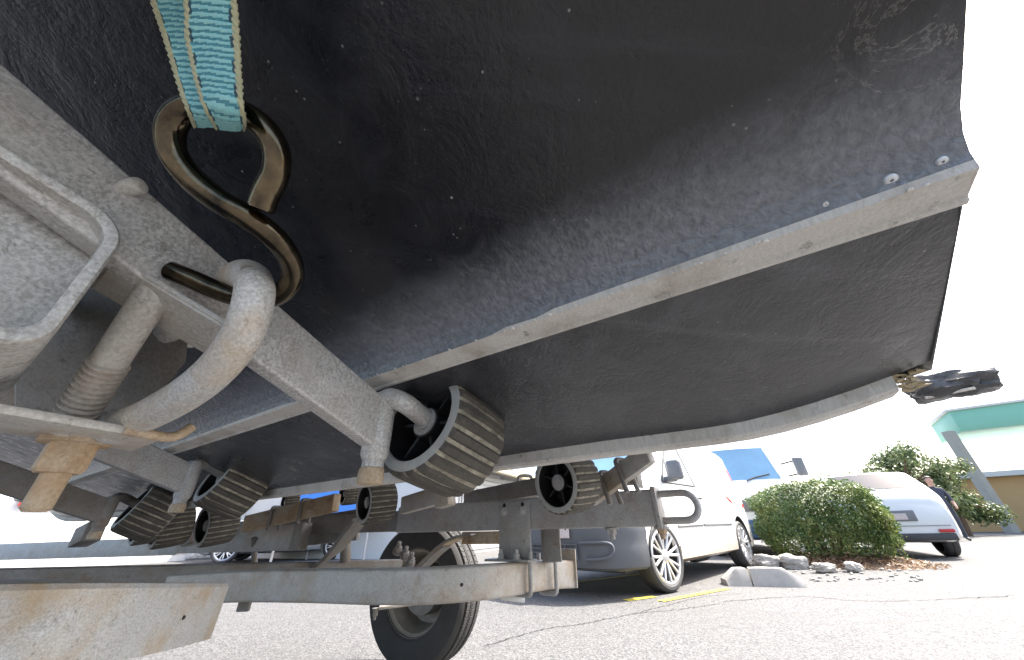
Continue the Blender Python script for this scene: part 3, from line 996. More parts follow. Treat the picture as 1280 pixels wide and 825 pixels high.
def vehicle(name, label, loc, rz, tab_z, tab_w, axles, belt=1.0, zb=0.22, wr=0.32, arch=0.37, body='van_white', tumble=0.17, group=None, ww=0.205, rim_r=0.232, spokes=7, wheels=(1, 1), step=0.09, cat='van', y_wheel=None, steer=0.0):
    t = thing(name, label, cat, loc, rz, group)
    x0, x1 = tab_z[0][0], tab_z[-1][0]
    n = int((x1 - x0) / step)
    xs = [x0 + (x1 - x0) * i / n for i in range(n + 1)]
    def ringpts(x):
        zt, w_ = interp(tab_z, x), interp(tab_w, x)
        b_ = min(belt, zt - 0.14)
        y6 = w_ - tumble * max(0, zt - .1 - b_) - .012
        z0 = zb + max(0, (abs(x - (x0 + x1) / 2) - (x1 - x0) / 2 + .25)) * .3
        return [(0, z0), (.8 * w_, z0), (w_ * .975, z0 + .05), (w_ * .993, z0 + .14), (w_, .55), (w_ * .998, b_ - .08), (w_ * .985, b_), (y6, zt - .10), (y6 - .045, zt - .035), (y6 - .14, zt - .005), (y6 * .45, zt + .012), (0, zt + .018)]
    bm = bmesh.new()
    rings = []
    for x in xs:
        pr = ringpts(x)
        full = [(y, z) for y, z in pr] + [(-y, z) for y, z in pr[-2:0:-1]]
        rings.append([bm.verts.new((x, y, z)) for y, z in full])
    m = len(rings[0])
    for i in range(n):
        for k in range(m):
            bm.faces.new((rings[i][k], rings[i + 1][k], rings[i + 1][(k + 1) % m], rings[i][(k + 1) % m]))
    bm.faces.new(rings[0]); bm.faces.new(rings[-1][::-1])
    me = bm_mesh(bm)
    bo = obj('body', me, body, t, 50, False)
    # wheel arches cut out of the body
    cut = bmesh.new()
    for ax in axles:
        for s in (-1, 1):
            yy = interp(tab_w, ax)
            r0 = add_lathe(cut, [(0.0001, -.16), (arch, -.16), (arch, .16), (0.0001, .16)], 40, V((ax, s * (yy - .10), wr + .01)), V((0, 1, 0)))
    bmesh.ops.remove_doubles(cut, verts=cut.verts, dist=0.0005)
    cme = bm_mesh(cut)
    co = bpy.data.objects.new('cutter', cme)
    COL.objects.link(co)
    co.parent = t
    md = bo.modifiers.new('arch', 'BOOLEAN'); md.object = co; md.operation = 'DIFFERENCE'; md.solver = 'EXACT'
    dg = bpy.context.evaluated_depsgraph_get()
    nm = bpy.data.meshes.new_from_object(bo.evaluated_get(dg))
    bo.modifiers.clear()
    bo.data = nm
    nm.polygons.foreach_set('use_smooth', [True] * len(nm.polygons)); nm.set_sharp_from_angle(angle=R(40))
    bpy.data.objects.remove(co)
    for ax in axles:
        for s in (-1, 1):
            yy = interp(tab_w, ax)
            bm = bmesh.new()
            vs = []
            for k in range(21):
                a = PI * k / 20
                vs.append([bm.verts.new((ax + math.cos(a) * (arch - .004), s * (yy - o_), wr + .01 + math.sin(a) * (arch - .004))) for o_ in (.014, .255)])
            for k in range(20):
                bm.faces.new((vs[k][0], vs[k + 1][0], vs[k + 1][1], vs[k][1]))
            obj('arch_liner', bm_mesh(bm), 'dark_trim', t, 60, False)
    sp = []
    for i, ax in enumerate(axles):
        for s in (1, -1):
            sp.append((ax, s * (interp(tab_w, ax) - (0.115 if y_wheel is None else y_wheel))))
    wheel_set(t, sp, wr, ww, rim_r, spokes, steer=steer)
    def side_y(x, z):
        pr = ringpts(x)
        for (y, a), (y2, b_) in zip(pr[2:], pr[3:]):
            if a <= z <= b_:
                return y + (y2 - y) * (z - a) / max(1e-6, b_ - a)
        return pr[-3][0]
    def side_patch(nm, outline, mat, par=None, off=0.006, s=1, thick=0.012, sm=None):
        """outline: (x,z) polygon laid on the body side"""
        bm = bmesh.new()
        vs = [bm.verts.new((x, s * (side_y(x, z) + off), z)) for x, z in outline]
        f_ = bm.faces.new(vs)
        ex = bmesh.ops.extrude_face_region(bm, geom=[f_])
        for v_ in ex['geom']:
            if isinstance(v_, bmesh.types.BMVert):
                v_.co.y -= s * thick
        bmesh.ops.triangulate(bm, faces=[q for q in bm.faces if len(q.verts) > 4])
        return obj(nm, bm_mesh(bm), mat, par or t, None, False)
    def side_line(nm, pts, r, mat, s=1, par=None, off=0.0):
        bm = bmesh.new()
        add_tube(bm, [V((x, s * (side_y(x, z) + off), z)) for x, z in pts], r, 6)
        return obj(nm, bm_mesh(bm), mat, par or t, 60, False)
    def screen(nm, xa, xb, mat, inset=0.1, par=None, off=0.008):
        vs, fs = [], []
        k = 8
        for i in range(k + 1):
            x = xa + (xb - xa) * i / k
            pr = ringpts(x)
            y8, z8 = pr[9][0] - inset + .1, pr[9][1]
            for j in range(-4, 5):
                y = y8 * j / 4
                zz = pr[11][1] - (pr[11][1] - z8) * (abs(j) / 4) ** 2
                vs.append((x, y, zz + off))
        for i in range(k):
            for j in range(8):
                a = i * 9 + j
                fs.append((a, a + 9, a + 10, a + 1))
        return obj(nm, pyd(vs, fs), mat, par or t, 60, False)
    return t, side_patch, side_line, screen, side_y, ringpts

def small_van():
    fc, rc = V((1.66, 4.50, 0)), V((3.86, 6.75, 0))
    d = (fc - rc).normalized()
    left = V((-d.y, d.x, 0))
    WB = 2.95
    half = 0.90
    org = fc - left * (half - 0.0) + d * 0.02    # front axle, centre line
    rz = math.atan2(d.y, d.x)
    tz = [(-WB - .80, 1.62), (-WB - .70, 1.78), (-WB - .4, 1.82), (-1.6, 1.84), (-1.05, 1.81), (-.78, 1.72), (-.02, 1.14), (.10, 1.08), (.42, 1.00), (.62, .90), (.76, .74), (.86, .60)]
    tw = [(-WB - .80, .82), (-WB - .6, .87), (-WB, .89), (0, .895), (.35, .88), (.55, .82), (.72, .72), (.86, .55)]
    t, patch, line, screen, sy, rp = vehicle('small_van', 'white small panel van with grey bumper and spoked alloy wheels parked behind the trailer', org, rz, tz, tw, (0.0, -WB), belt=1.06, body='van_white_dusty', wr=0.325, arch=0.385, spokes=8, rim_r=0.25, steer=R(-9))
    for s in (1, -1):
        dr = patch('door', [(-.18, .40), (-.10, .62), (-.20, 1.0), (-.32, 1.0), (-1.18, 1.0), (-1.26, .85), (-1.26, .40)], 'van_white_dusty', s=s, off=0.002, thick=0.01)
        g = patch('side_window', [(-.30, 1.10), (-.42, 1.22), (-.62, 1.41), (-.84, 1.58), (-1.02, 1.63), (-1.20, 1.60), (-1.34, 1.10), (-.75, 1.10)], 'auto_glass_clear', s=s, off=0.006)
        line('window_seal', [(-.28, 1.09), (-.42, 1.235), (-.62, 1.425), (-.84, 1.60), (-1.03, 1.65), (-1.215, 1.615), (-1.36, 1.09), (-.75, 1.09), (-.28, 1.09)], 0.016, 'dark_trim', s=s, par=g)
        line('window_divider', [(-.50, 1.10), (-.60, 1.40)], 0.014, 'dark_trim', s=s, par=g)
        for xx, pts in (('a', [(-.16, .42), (-.09, .66), (-.22, 1.04)]), ('b', [(-1.27, .38), (-1.27, 1.04), (-1.24, 1.66)]), ('c', [(-2.15, .38), (-2.15, 1.0), (-2.12, 1.66)])):
            line('door_seam', pts, 0.004, 'mid_trim', s=s)
        line('side_moulding', [(-.42, .60), (-1.25, .61)], 0.016, 'mid_trim', s=s)
        line('side_moulding', [(-1.29, .61), (-2.5, .61)], 0.016, 'mid_trim', s=s)
        for hx in (-1.14, -1.38):
            bm = bmesh.new()
            y = sy(hx, .93)
            add_box(bm, (hx, s * (y + .022), .93), .11, .022, .022, bev=.008)
            for e in (-.045, .045):
                add_box(bm, (hx + e, s * (y + .008), .93), .02, .03, .02, bev=.004)
            obj('door_handle', bm_mesh(bm), 'dark_trim', t, 40, False)
        # mirror on its arm
        bm = bmesh.new()
        y = sy(-.42, 1.12)
        add_box(bm, (-.40, s * (y + .15), 1.22), .10, .19, .24, bev=.045, seg=3)
        add_box(bm, (-.41, s * (y + .05), 1.12), .09, .20, .07, bev=.025, seg=2)
        mo = obj('mirror', bm_mesh(bm), 'mid_trim', t, 50, False)
        bm = bmesh.new()
        add_box(bm, (-.455, s * (y + .15), 1.225), .01, .15, .19, bev=.004)
        obj('mirror_glass', bm_mesh(bm), 'auto_glass', mo, None, False)
        line('roof_rail', [(-.9, 1.725), (-2.2, 1.74), (-3.4, 1.72)], 0.012, 'van_white', s=s, off=0.0)
        patch('fuel_flap', [(-2.6, .82), (-2.42, .82), (-2.42, .98), (-2.6, .98)], 'van_white', s=s, off=.004) if s < 0 else None
        tl = patch('tail_lamp', [(-WB - .62, .86), (-WB - .5, .86), (-WB - .5, 1.5), (-WB - .62, 1.5)], 'lamp_red', s=s, off=.008)
        patch('marker_lamp', [(-WB + .32, .98), (-WB + .10, .90), (-WB + .10, .94), (-WB + .32, 1.02)], 'lamp_red', s=s, off=.006)
        hl = patch('headlight', [(.12, .90), (.55, .74), (.66, .70), (.60, .80), (.40, .93), (.2, .98)], 'lamp_clear', s=s, off=.008)
    screen('windscreen', -.10, -.74, 'auto_glass', inset=.10)
    # grey plastic bumper wraps the nose, 1 cm proud of the body
    bm = bmesh.new()
    prof = [(0.235, -.04), (.26, .012), (.33, .03), (.44, .035), (.50, .03), (.56, .045), (.63, .04), (.655, .01), (.66, -.03)]
    stations = []
    xs_ = [.42, .48, .55, .63, .70, .76]
    side = [(x, interp(tw, x)) for x in xs_]
    pth = [(x, y) for x, y in side] + [(.835, .60), (.885, .45), (.91, .25), (.92, 0)]
    full = pth + [(x, -y) for x, y in pth[-2::-1]]
    rings = []
    for i, (x, y) in enumerate(full):
        a, b_ = full[max(0, i - 1)], full[min(len(full) - 1, i + 1)]
        dx, dy = b_[0] - a[0], b_[1] - a[1]
        L_ = math.hypot(dx, dy)
        nx, ny = -dy / L_, dx / L_
        nx, ny = (nx, ny) if nx * 1 + ny * y >= 0 else (-nx, -ny)
        rings.append([bm.verts.new((x + nx * o_, y + ny * o_, z)) for z, o_ in prof])
    for i in range(len(rings) - 1):
        for k in range(len(prof) - 1):
            bm.faces.new((rings[i][k], rings[i + 1][k], rings[i + 1][k + 1], rings[i][k + 1]))
    bmp = obj('bumper', bm_mesh(bm), 'bumper_grey', t, 40, False)
    # lower grille, pocket, plate
    bm = bmesh.new(); add_box(bm, (.945, 0, .40), .02, .74, .14, bev=.01); obj('grille_recess', bm_mesh(bm), 'dark_trim', bmp, None, False)
    for z in (.345, .385, .425, .462):
        bm = bmesh.new(); add_box(bm, (.96, 0, z), .018, .76, .012, bev=.003); obj('grille_bar', bm_mesh(bm), 'bumper_grey', bmp, None, False)
    for y in (-.37, -.22, -.07, .08, .23, .37):
        bm = bmesh.new(); add_box(bm, (.958, y, .40), .014, .014, .14, bev=.003); obj('grille_bar', bm_mesh(bm), 'bumper_grey', bmp, None, False)
    for s in (1, -1):
        # raised rim round the fog lamp pocket
        bm = bmesh.new()
        pts = [(.955, .42, .475), (.915, .55, .48), (.845, .68, .475), (.815, .715, .44), (.825, .705, .385), (.87, .64, .345), (.94, .47, .335)]
        add_tube(bm, catmull([V((a + .005, s * b_, c)) for a, b_, c in pts], 5), 0.013, 7)
        obj('fog_pocket_rim', bm_mesh(bm), 'bumper_grey', bmp, 60, False)
    bm = bmesh.new(); add_box(bm, (.972, .12, .575), .012, .372, .11, bev=.004)
    pl = obj('number_plate', bm_mesh(bm), 'plate_face', bmp, None, False)
    for y in (-.03, .27):
        bm = bmesh.new(); add_lathe(bm, [(.008, .979), (.008, .984), (.0001, .985)], 10, V((0, y, .60)), V((1, 0, 0))); obj('plate_screw', bm_mesh(bm), 'dark_trim', pl, None, False)
    bm = bmesh.new(); add_box(bm, (.84, 0, .80), .05, .9, .16, bev=.02); gr = obj('upper_grille', bm_mesh(bm), 'dark_trim', t, 40, False)
    bm = bmesh.new(); add_box(bm, (-1.4, 0, .26), 3.9, 1.3, .12); obj('underbody', bm_mesh(bm), 'dark_trim', t, None, False)
    bm = bmesh.new(); add_lathe(bm, [(.10, -.28), (.11, -.2), (.11, .2), (.10, .28)], 14, V((-2.0, .45, .24)), V((1, 0, 0))); obj('muffler', bm_mesh(bm), 'dark_trim', t, 50, False)
small_van()

def big_van():
    c = at(948, 660, 7.6); c.z = 0
    yaw = math.atan2(-0.93, -0.36)
    tz = [(-5.2, 2.2), (-5.0, 2.45), (-1.4, 2.5), (-.75, 2.42), (-.62, 2.32), (-.12, 1.40), (.1, 1.30), (.55, 1.22), (.72, 1.02), (.8, .75)]
    tw = [(-5.2, .95), (-4.8, 1.0), (.2, 1.0), (.6, .95), (.8, .82)]
    t, patch, line, screen, sy, rp = vehicle('delivery_van', 'tall white van facing us with blue tinted windscreen behind the small van', c, yaw, tz, tw, (0.0, -3.3), belt=1.4, zb=.3, wr=.34, arch=.42, tumble=.1)
    ws = screen('windscreen', -.16, -.58, 'auto_glass', inset=.14)
    bm = bmesh.new(); add_tube(bm, [V((-.13, .10, 1.475)), V((-.17, .3, 1.54)), V((-.20, .62, 1.60))], .014, 6); obj('wiper', bm_mesh(bm), 'dark_trim', ws, 60, False)
    for s in (1, -1):
        g = patch('side_window', [(-.45, 1.50), (-.95, 2.12), (-1.5, 2.15), (-1.5, 1.48)], 'auto_glass_clear', s=s)
        line('window_seal', [(-.43, 1.49), (-.94, 2.14), (-1.52, 2.17), (-1.52, 1.47), (-.43, 1.49)], .016, 'dark_trim', s=s, par=g)
        bm = bmesh.new(); add_box(bm, (-.20, s * 1.27, 1.72), .12, .20, .40, bev=.04, seg=3)
        mo = obj('mirror', bm_mesh(bm), 'mid_trim', t, 50, False)
        for z in (1.58, 1.86):
            bm = bmesh.new()
            add_tube(bm, [V((-.35, s * .95, z - .05)), V((-.24, s * 1.25, z))], .016, 6)
            obj('mirror_arm', bm_mesh(bm), 'dark_trim', mo, 60, False)
        patch('headlight', [(.35, .95), (.66, .90), (.66, 1.08), (.4, 1.18)], 'lamp_clear', s=s)
    bm = bmesh.new(); add_box(bm, (.80, 0, .50), .18, 1.86, .34, bev=.05, seg=2); obj('bumper', bm_mesh(bm), 'bumper_blue', t, 40, False)
    bm = bmesh.new(); add_box(bm, (.79, 0, .93), .06, 1.2, .22, bev=.02); obj('grille', bm_mesh(bm), 'mid_trim', t, 40, False)
big_van()

def hatchback():
    az = R(28)
    d = V((math.sin(az), math.cos(az), 0))
    rear = on_ground(1143, 699); rear.z = 0
    c = rear + d * 3.45
    tz = [(-3.45, .86), (-3.38, .98), (-3.28, 1.06), (-2.80, 1.44), (-2.4, 1.47), (-1.1, 1.42), (-.3, 1.02), (.5, .86), (.75, .62)]
    tw = [(-3.45, .76), (-3.3, .84), (-3.1, .87), (0, .87), (.5, .80), (.75, .60)]
    t, patch, line, screen, sy, rp = vehicle('hatchback_car', 'white hatchback seen from behind with red reflector right of the hedge', c, math.atan2(d.y, d.x), tz, tw, (0.0, -2.65), belt=.92, zb=.24, wr=.31, arch=.36, tumble=.28, cat='car', step=.06)
    rw = screen('rear_window', -3.22, -2.84, 'auto_glass_dark', inset=.14)
    bm = bmesh.new(); add_tube(bm, [V((-3.26, 0, 1.10)), V((-3.18, .16, 1.17)), V((-3.12, .34, 1.22))], .010, 6); obj('wiper', bm_mesh(bm), 'dark_trim', rw, 60, False)
    screen('windscreen', -.36, -1.05, 'auto_glass', inset=.12)
    bm = bmesh.new(); add_box(bm, (-3.462, 0, .66), .02, .62, .17, bev=.012); pr_ = obj('plate_recess', bm_mesh(bm), 'mid_trim', t, 40, False)
    bm = bmesh.new(); add_box(bm, (-3.476, 0, .65), .008, .372, .10, bev=.003); obj('number_plate', bm_mesh(bm), 'plate_face', pr_, None, False)
    bm = bmesh.new(); add_box(bm, (-3.455, 0, .33), .05, 1.40, .11, bev=.02); obj('lower_bumper', bm_mesh(bm), 'dark_trim', t, 40, False)
    for s in (1, -1):
        bm = bmesh.new(); add_box(bm, (-3.468, s * .60, .42), .03, .20, .05, bev=.012); obj('reflector', bm_mesh(bm), 'lamp_red', t, 40, False)
        patch('tail_lamp', [(-3.40, .74), (-3.14, .76), (-3.16, .90), (-3.36, .90)], 'lamp_red', s=s, off=.010)
        patch('side_window', [(-.55, .98), (-1.1, 1.28), (-2.4, 1.30), (-2.85, .98)], 'auto_glass_dark', s=s)
    bm = bmesh.new(); add_box(bm, (-3.455, 0, .50), .012, 1.38, .008); obj('bumper_seam', bm_mesh(bm), 'mid_trim', t, None, False)
    bm = bmesh.new(); add_box(bm, (-1.3, 0, .30), 3.9, 1.2, .12); obj('underbody', bm_mesh(bm), 'dark_trim', t, None, False)
hatchback()

def far_cars():
    data = [((290, 700), 9.5, 200, 'car_silver', 'silver car with bright alloy wheel seen under the trailer beam'),
            ((150, 700), 11.5, 186, 'van_white', 'white car at the far left under the trailer drawbar'),
            ((430, 695), 11.0, 214, 'car_blue', 'blue car beyond the trailer wheel')]
    for (u, v), d_, yaw, body, lab in data:
        c = at(u, v, d_); c.z = 0
        tz = [(-3.4, .95), (-3.25, 1.05), (-2.9, 1.10), (-2.3, 1.42), (-1.7, 1.47), (-1.1, 1.42), (-.3, 1.02), (.5, .86), (.75, .62)]
        tw = [(-3.4, .72), (-3.1, .84), (0, .86), (.5, .80), (.75, .60)]
        t, patch, line, screen, sy, rp = vehicle('parked_car', lab, c, R(yaw), tz, tw, (0.0, -2.6), belt=.92, zb=.2, wr=.31, arch=.36, tumble=.3, body=body, cat='car', group='cars parked across the yard', step=.14)
        screen('windscreen', -.36, -1.05, 'auto_glass', inset=.12)
        for s in (1, -1):
            g = patch('side_window', [(-.55, .98), (-1.1, 1.28), (-2.2, 1.28), (-2.6, .98)], 'auto_glass_dark', s=s)
            patch('headlight', [(.2, .62), (.5, .58), (.5, .70), (.25, .76)], 'lamp_clear', s=s)
        bm = bmesh.new(); add_box(bm, (.70, 0, .42), .12, 1.3, .24, bev=.04); obj('bumper', bm_mesh(bm), 'dark_trim', t, 40, False)
far_cars()

# ================================================================== PERSON
def person():
    p = at(1183, 640, 10.6)
    base = V((p.x, p.y, 0))
    J = {}
    pts = [((0, 0, .96), .15), ((0, 0, 1.12), .145), ((0, .01, 1.30), .165), ((0, .0, 1.43), .09), ((0, -.01, 1.50), .062), ((0, -.03, 1.60), .088), ((0, -.035, 1.68), .092), ((0, -.03, 1.745), .06)]
    vs, rs, es = [], [], []
    def add(q, r, par=None):
        vs.append(q); rs.append(r)
        if par is not None: es.append((par, len(vs) - 1))
        return len(vs) - 1
    last = None; idx = []
    for q, r in pts:
        last = add(q, r, last); idx.append(last)
    for s in (-1, 1):
        k = add((s * .17, .0, 1.38), .075, idx[2]); k = add((s * .235, .02, 1.18), .052, k); k = add((s * .25, -.03, 1.0), .045, k)
        k = add((s * .24, -.12, .90), .036, k); k = add((s * .235, -.16, .83), .03, k)
        k = add((s * .10, 0, .86), .11, idx[0]); k = add((s * .11, -.01, .50), .075, k); k = add((s * .115, .02, .12), .05, k); k = add((s * .12, -.03, .05), .045, k); k = add((s * .125, -.16, .04), .04, k)
    me = bpy.data.meshes.new('person')
    me.from_pydata(vs, es, [])
    o = bpy.data.objects.new('person_tmp', me)
    COL.objects.link(o)
    sk = o.modifiers.new('skin', 'SKIN')
    for i, r in enumerate(rs):
        me.skin_vertices[0].data[i].radius = (r, r * (.8 if i < 3 else 1))
    me.skin_vertices[0].data[0].use_root = True
    sub = o.modifiers.new('sub', 'SUBSURF'); sub.levels = 2; sub.render_levels = 2
    dg = bpy.context.evaluated_depsgraph_get()
    nm = bpy.data.meshes.new_from_object(o.evaluated_get(dg))
    bpy.data.objects.remove(o)
    for k in ('skin', 'shirt', 'trousers', 'dark_trim'):
        nm.materials.append(MATS[k])
    for f_ in nm.polygons:
        c = f_.center
        f_.material_index = 3 if c.z < .09 else 2 if c.z < .95 and abs(c.x) < .2 else 1 if 1.05 < c.z < 1.47 or (c.z <= 1.05 and abs(c.x) < .2) else 0
        f_.use_smooth = True
    t = bpy.data.objects.new('person', nm)
    COL.objects.link(t)
    t.location = base
    t.rotation_euler = (0, 0, R(-35))
    tag(t, 'standing person in a dark shirt in front of the tan building', 'person')
    bm = bmesh.new()
    bmesh.ops.create_uvsphere(bm, u_segments=20, v_segments=14, radius=.1)
    for v in list(bm.verts):
        v.co = V((v.co.x * .98, v.co.y * 1.12, v.co.z * 1.05))
    bmesh.ops.delete(bm, geom=[v for v in bm.verts if v.co.z < .0 + v.co.y * -.75 - .01 and v.co.y < .05 or v.co.z < -.07], context='VERTS')
    for v in bm.verts:
        v.co += V((0, -.025, 1.685)) + v.co.normalized() * .006 * MN.noise(v.co * 40)
    obj('hair', bm_mesh(bm), 'hair', t, 60, False)
    for s in (-1, 1):
        bm = bmesh.new(); bmesh.ops.create_uvsphere(bm, u_segments=8, v_segments=6, radius=.018)
        for v in bm.verts: v.co = V((v.co.x * .5 + s * .092, v.co.y - .03, v.co.z * 1.7 + 1.655))
        obj('ear', bm_mesh(bm), 'skin', t, 60, False)
    bm = bmesh.new(); bmesh.ops.create_cone(bm, segments=8, radius1=.018, radius2=.006, depth=.04, cap_ends=True)
    for v in bm.verts: v.co = V((v.co.x, -v.co.z * .4 - .128, v.co.y * 1.4 + 1.645))
    obj('nose', bm_mesh(bm), 'skin', t, 60, False)
person()

# ================================================================== BOAT
KS, KZ = 0.437, 0.705          # keel line: distance across, height
S1, Z1 = 0.234, 0.767          # strake line
TANO = math.tan(R(21))
def rocker(l, ds=0.0):
    return 0.030 * max(0.0, (0.01 - l) / 0.165) ** 1.7 * max(0.0, 1 - ds / 0.19) + 0.9 * max(0.0, (l - 2.6) / 2.6) ** 2.2
def taper(l):
    return 1.0 if l < 1.6 else max(0.03, 1.0 - ((l - 1.6) / 3.5) ** 2.2)
TRANS = -0.16

def boat():
    base = W(1.5, KS, 0)
    t = thing('boat', 'boat hull with scuffed black antifouled bottom and bare grey strakes overhead', 'boat', base)
    ls = [TRANS + i * 0.03 for i in range(16)] + [TRANS + .48 + i * .11 for i in range(42)]
    def hw(l, ds, dz, s):     # ds out from keel, dz above it
        k = taper(l)
        l = l + .024 * min(1.0, ds / .2) * max(0.0, 1 - (l - TRANS) / .12)
        return W(l, KS - s * ds * k, KZ + rocker(l, ds) + dz * (0.55 + 0.45 * k) + (1 - k) * ds * 0.5)
    def sheet(name, prof, mat, s, smooth=30, sub=5):
        # prof (ds,dz) points across; resample
        pr = []
        for (a, b_), (c, d_) in zip(prof, prof[1:]):
            for k in range(sub):
                pr.append((a + (c - a) * k / sub, b_ + (d_ - b_) * k / sub))
        pr.append(prof[-1])
        vs, fs = [], []
        for l in ls:
            for a, b_ in pr:
                p = hw(l, a, b_, s)
                n_ = MN.noise(p * 4.5) * 0.0022 + MN.noise(p * 17) * 0.0007
                vs.append(p + Z * n_)
        m = len(pr)
        for i in range(len(ls) - 1):
            for j in range(m - 1):
                a = i * m + j
                fs.append((a, a + 1, a + m + 1, a + m))
        return obj(name, pyd(vs, fs), mat, t, smooth)
    d1 = KS - S1
    h1 = Z1 - KZ
    def up(ds):   # outer bottom
        return h1 + 0.015 + (ds - d1) * TANO
    for s in (1, -1):
        sheet('garboard_panel', [(0.012, .004), (d1, h1)], 'antifoul_worn', s, 40, 8)
        # wide outer bottom, hollowed a little where it runs into the strake
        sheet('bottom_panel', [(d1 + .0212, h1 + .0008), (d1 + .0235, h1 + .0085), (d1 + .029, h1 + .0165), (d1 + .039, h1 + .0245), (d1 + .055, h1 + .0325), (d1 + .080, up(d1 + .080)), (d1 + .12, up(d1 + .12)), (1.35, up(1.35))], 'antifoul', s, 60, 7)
        sheet('topside', [(1.35, up(1.35)), (1.40, up(1.35) + .02), (1.50, up(1.35) + .6), (1.52, up(1.35) + .72)], 'wall_white', s, 40, 3)
        # the strake: bare worn face with a thin proud lip on its inner edge
        bm = bmesh.new()
        prof = [(d1 - .0025, h1 + .002), (d1 - .0025, h1 - .0035), (d1 - .0008, h1 - .0052), (d1 + .0022, h1 - .0050), (d1 + .0034, h1 - .0030), (d1 + .0210, h1 - .0006), (d1 + .0222, h1 + .004)]
        rings = []
        for l in ls:
            rings.append([bm.verts.new(hw(l, a, b_, s)) for a, b_ in prof])
        for i in range(len(ls) - 1):
            for k in range(len(prof) - 1):
                bm.faces.new((rings[i][k], rings[i + 1][k], rings[i + 1][k + 1], rings[i][k + 1]))
        st = obj('strake', bm_mesh(bm), 'bare_strake', t, 25)
        if s == 1:
            # crusty sealant squeezed out along the strake
            bm = bmesh.new()
            r = random.Random(4)
            for i in range(330):
                l = TRANS + 0.02 + r.random() ** 1.3 * 1.9
                if MN.noise(V((l * 7, 3, 1))) < -0.05 and r.random() < .85: continue
                p = hw(l, d1 + .0216 + r.gauss(0, .0006), h1 - .0002, s)
                k = r.uniform(.0003, .0009) * (1.5 if r.random() < .08 else 1)
                mt = M.Translation(p) @ M.Rotation(r.random() * 6, 4, 'Z') @ M.Diagonal((k * 2.0, k, k, 1))
                bmesh.ops.create_icosphere(bm, subdivisions=1, radius=1, matrix=mt)
            so = obj('sealant_bead', bm_mesh(bm), 'sealant', st, 60)
            so['kind'] = 'stuff'
            for (u, v, dd, rr) in ((1116, 237, None, .0034), (1035, 272, None, .0017), (1182, 211, None, .0026)):
                # screw heads bedded in the pebbled coat; find the spot on the cove
                best = None
                for i in range(400):
                    l = TRANS + i * .0015
                    q = hw(l, d1 + .0245, h1 + .0070, 1)
                    e = q - C0
                    dp = e.dot(F)
                    if dp < .05: continue
                    uu = CX + FPX * e.dot(CR) / dp
                    if best is None or abs(uu - u) < best[0]:
                        best = (abs(uu - u), q)
                p = best[1]
                nrm = (TS * -0.75 - Z * 1).normalized()
                bm = bmesh.new()
                p = p - nrm * .0012
                add_lathe(bm, [(rr, -.002), (rr, -.0006), (rr * .75, .0002), (rr * .25, .0003), (rr * .2, -.0006), (.0001, -.0006)], 18, p, nrm)
                obj('screw', bm_mesh(bm), 'screw_head', st, 50)
    # keel rubbing strip, square timber capped bare, splintered at the stern
    bm = bmesh.new()
    prof = [(-.013, .012), (-.013, -.008), (-.010, -.011), (.010, -.011), (.013, -.008), (.013, .012)]
    rings = []
    kl = [l for l in ls if l > TRANS + .015]
    for l in kl:
        k = max(.35, taper(l))
        rings.append([bm.verts.new(W(l, KS - a * k, KZ + rocker(l) + b_)) for a, b_ in prof])
    for i in range(len(kl) - 1):
        for k in range(5):
            bm.faces.new((rings[i][k], rings[i + 1][k], rings[i + 1][k + 1], rings[i][k + 1]))
    bm.faces.new(rings[0])
    kp = obj('keel_strip', bm_mesh(bm), 'bare_strake', t, 25)
    r = random.Random(9)
    for i in range(24):
        l = TRANS + .012 + r.random() * .02
        p = W(l, KS + r.uniform(-.014, .012), KZ + rocker(l) + r.uniform(-.011, .008))
        e = p - TL * r.uniform(.004, .013) + Z * r.gauss(0, .0014) + TS * r.gauss(0, .0014)
        bm = bmesh.new()
        add_tube(bm, [p, (p + e) / 2 + Z * r.gauss(0, .001), e], [.0018, .0013, .0003], 5)
        obj('splinter', bm_mesh(bm), 'torn_ply', kp, 60)
    # transom
    def tp(s, ds, dz, l=TRANS):
        return hw(l, ds, dz, s)
    out = [(0.0, -.004), (d1, h1 - .002), (d1 + .03, up(d1 + .03) + .012), (1.35, up(1.35)), (1.5, up(1.35) + .6), (1.52, up(1.35) + .72)]
    vs = [tp(1, a, b_) for a, b_ in out[::-1]] + [tp(-1, a, b_) for a, b_ in out[1:]]
    me = pyd(vs, [list(range(len(vs)))])
    o = obj('transom', me, 'wall_white', t)
    # deck closes the hull so that no light leaks down through it
    vs, fs = [], []
    for l in ls:
        vs += [hw(l, 1.52, up(1.35) + .72, 1), hw(l, 1.52, up(1.35) + .72, -1)]
    for i in range(len(ls) - 1):
        fs.append((2 * i, 2 * i + 1, 2 * i + 3, 2 * i + 2))
    obj('deck', pyd(vs, fs), 'wall_white', t)
    # stern fitting: dark trim tab and its bracket beyond the keel
    k0 = at(1182, 482, .37)
    bm = bmesh.new()
    bmesh.ops.create_icosphere(bm, subdivisions=4, radius=1)
    for v in bm.verts:
        d = v.co.normalized()
        k = (abs(d.x) ** 3 + abs(d.y) ** 3 + abs(d.z) ** 3) ** (-1 / 3)
        k *= 1 + .30 * MN.noise(d * 1.6) + .16 * MN.noise(d * 4.3) + .06 * MN.noise(d * 11)
        v.co = k0 + TL * (d.x * k * .034) + TS * (d.y * k * .020) + Z * (d.z * k * .013)
    tt = obj('stern_fitting', bm_mesh(bm), 'antifoul_worn', t, 50)
    tube('fitting_rod', [k0 + TL * .024 + TS * -.012 - Z * .012, k0 - TL * .012 + TS * -.016 - Z * .010], .0016, 'bare_strake', tt, 8)
    return t
BOAT = boat()

# ================================================================== TRAILER
TR = thing('boat_trailer', 'galvanised boat trailer with ribbed rubber rollers under the black hull', 'trailer', W(1.3, 0.6, 0))

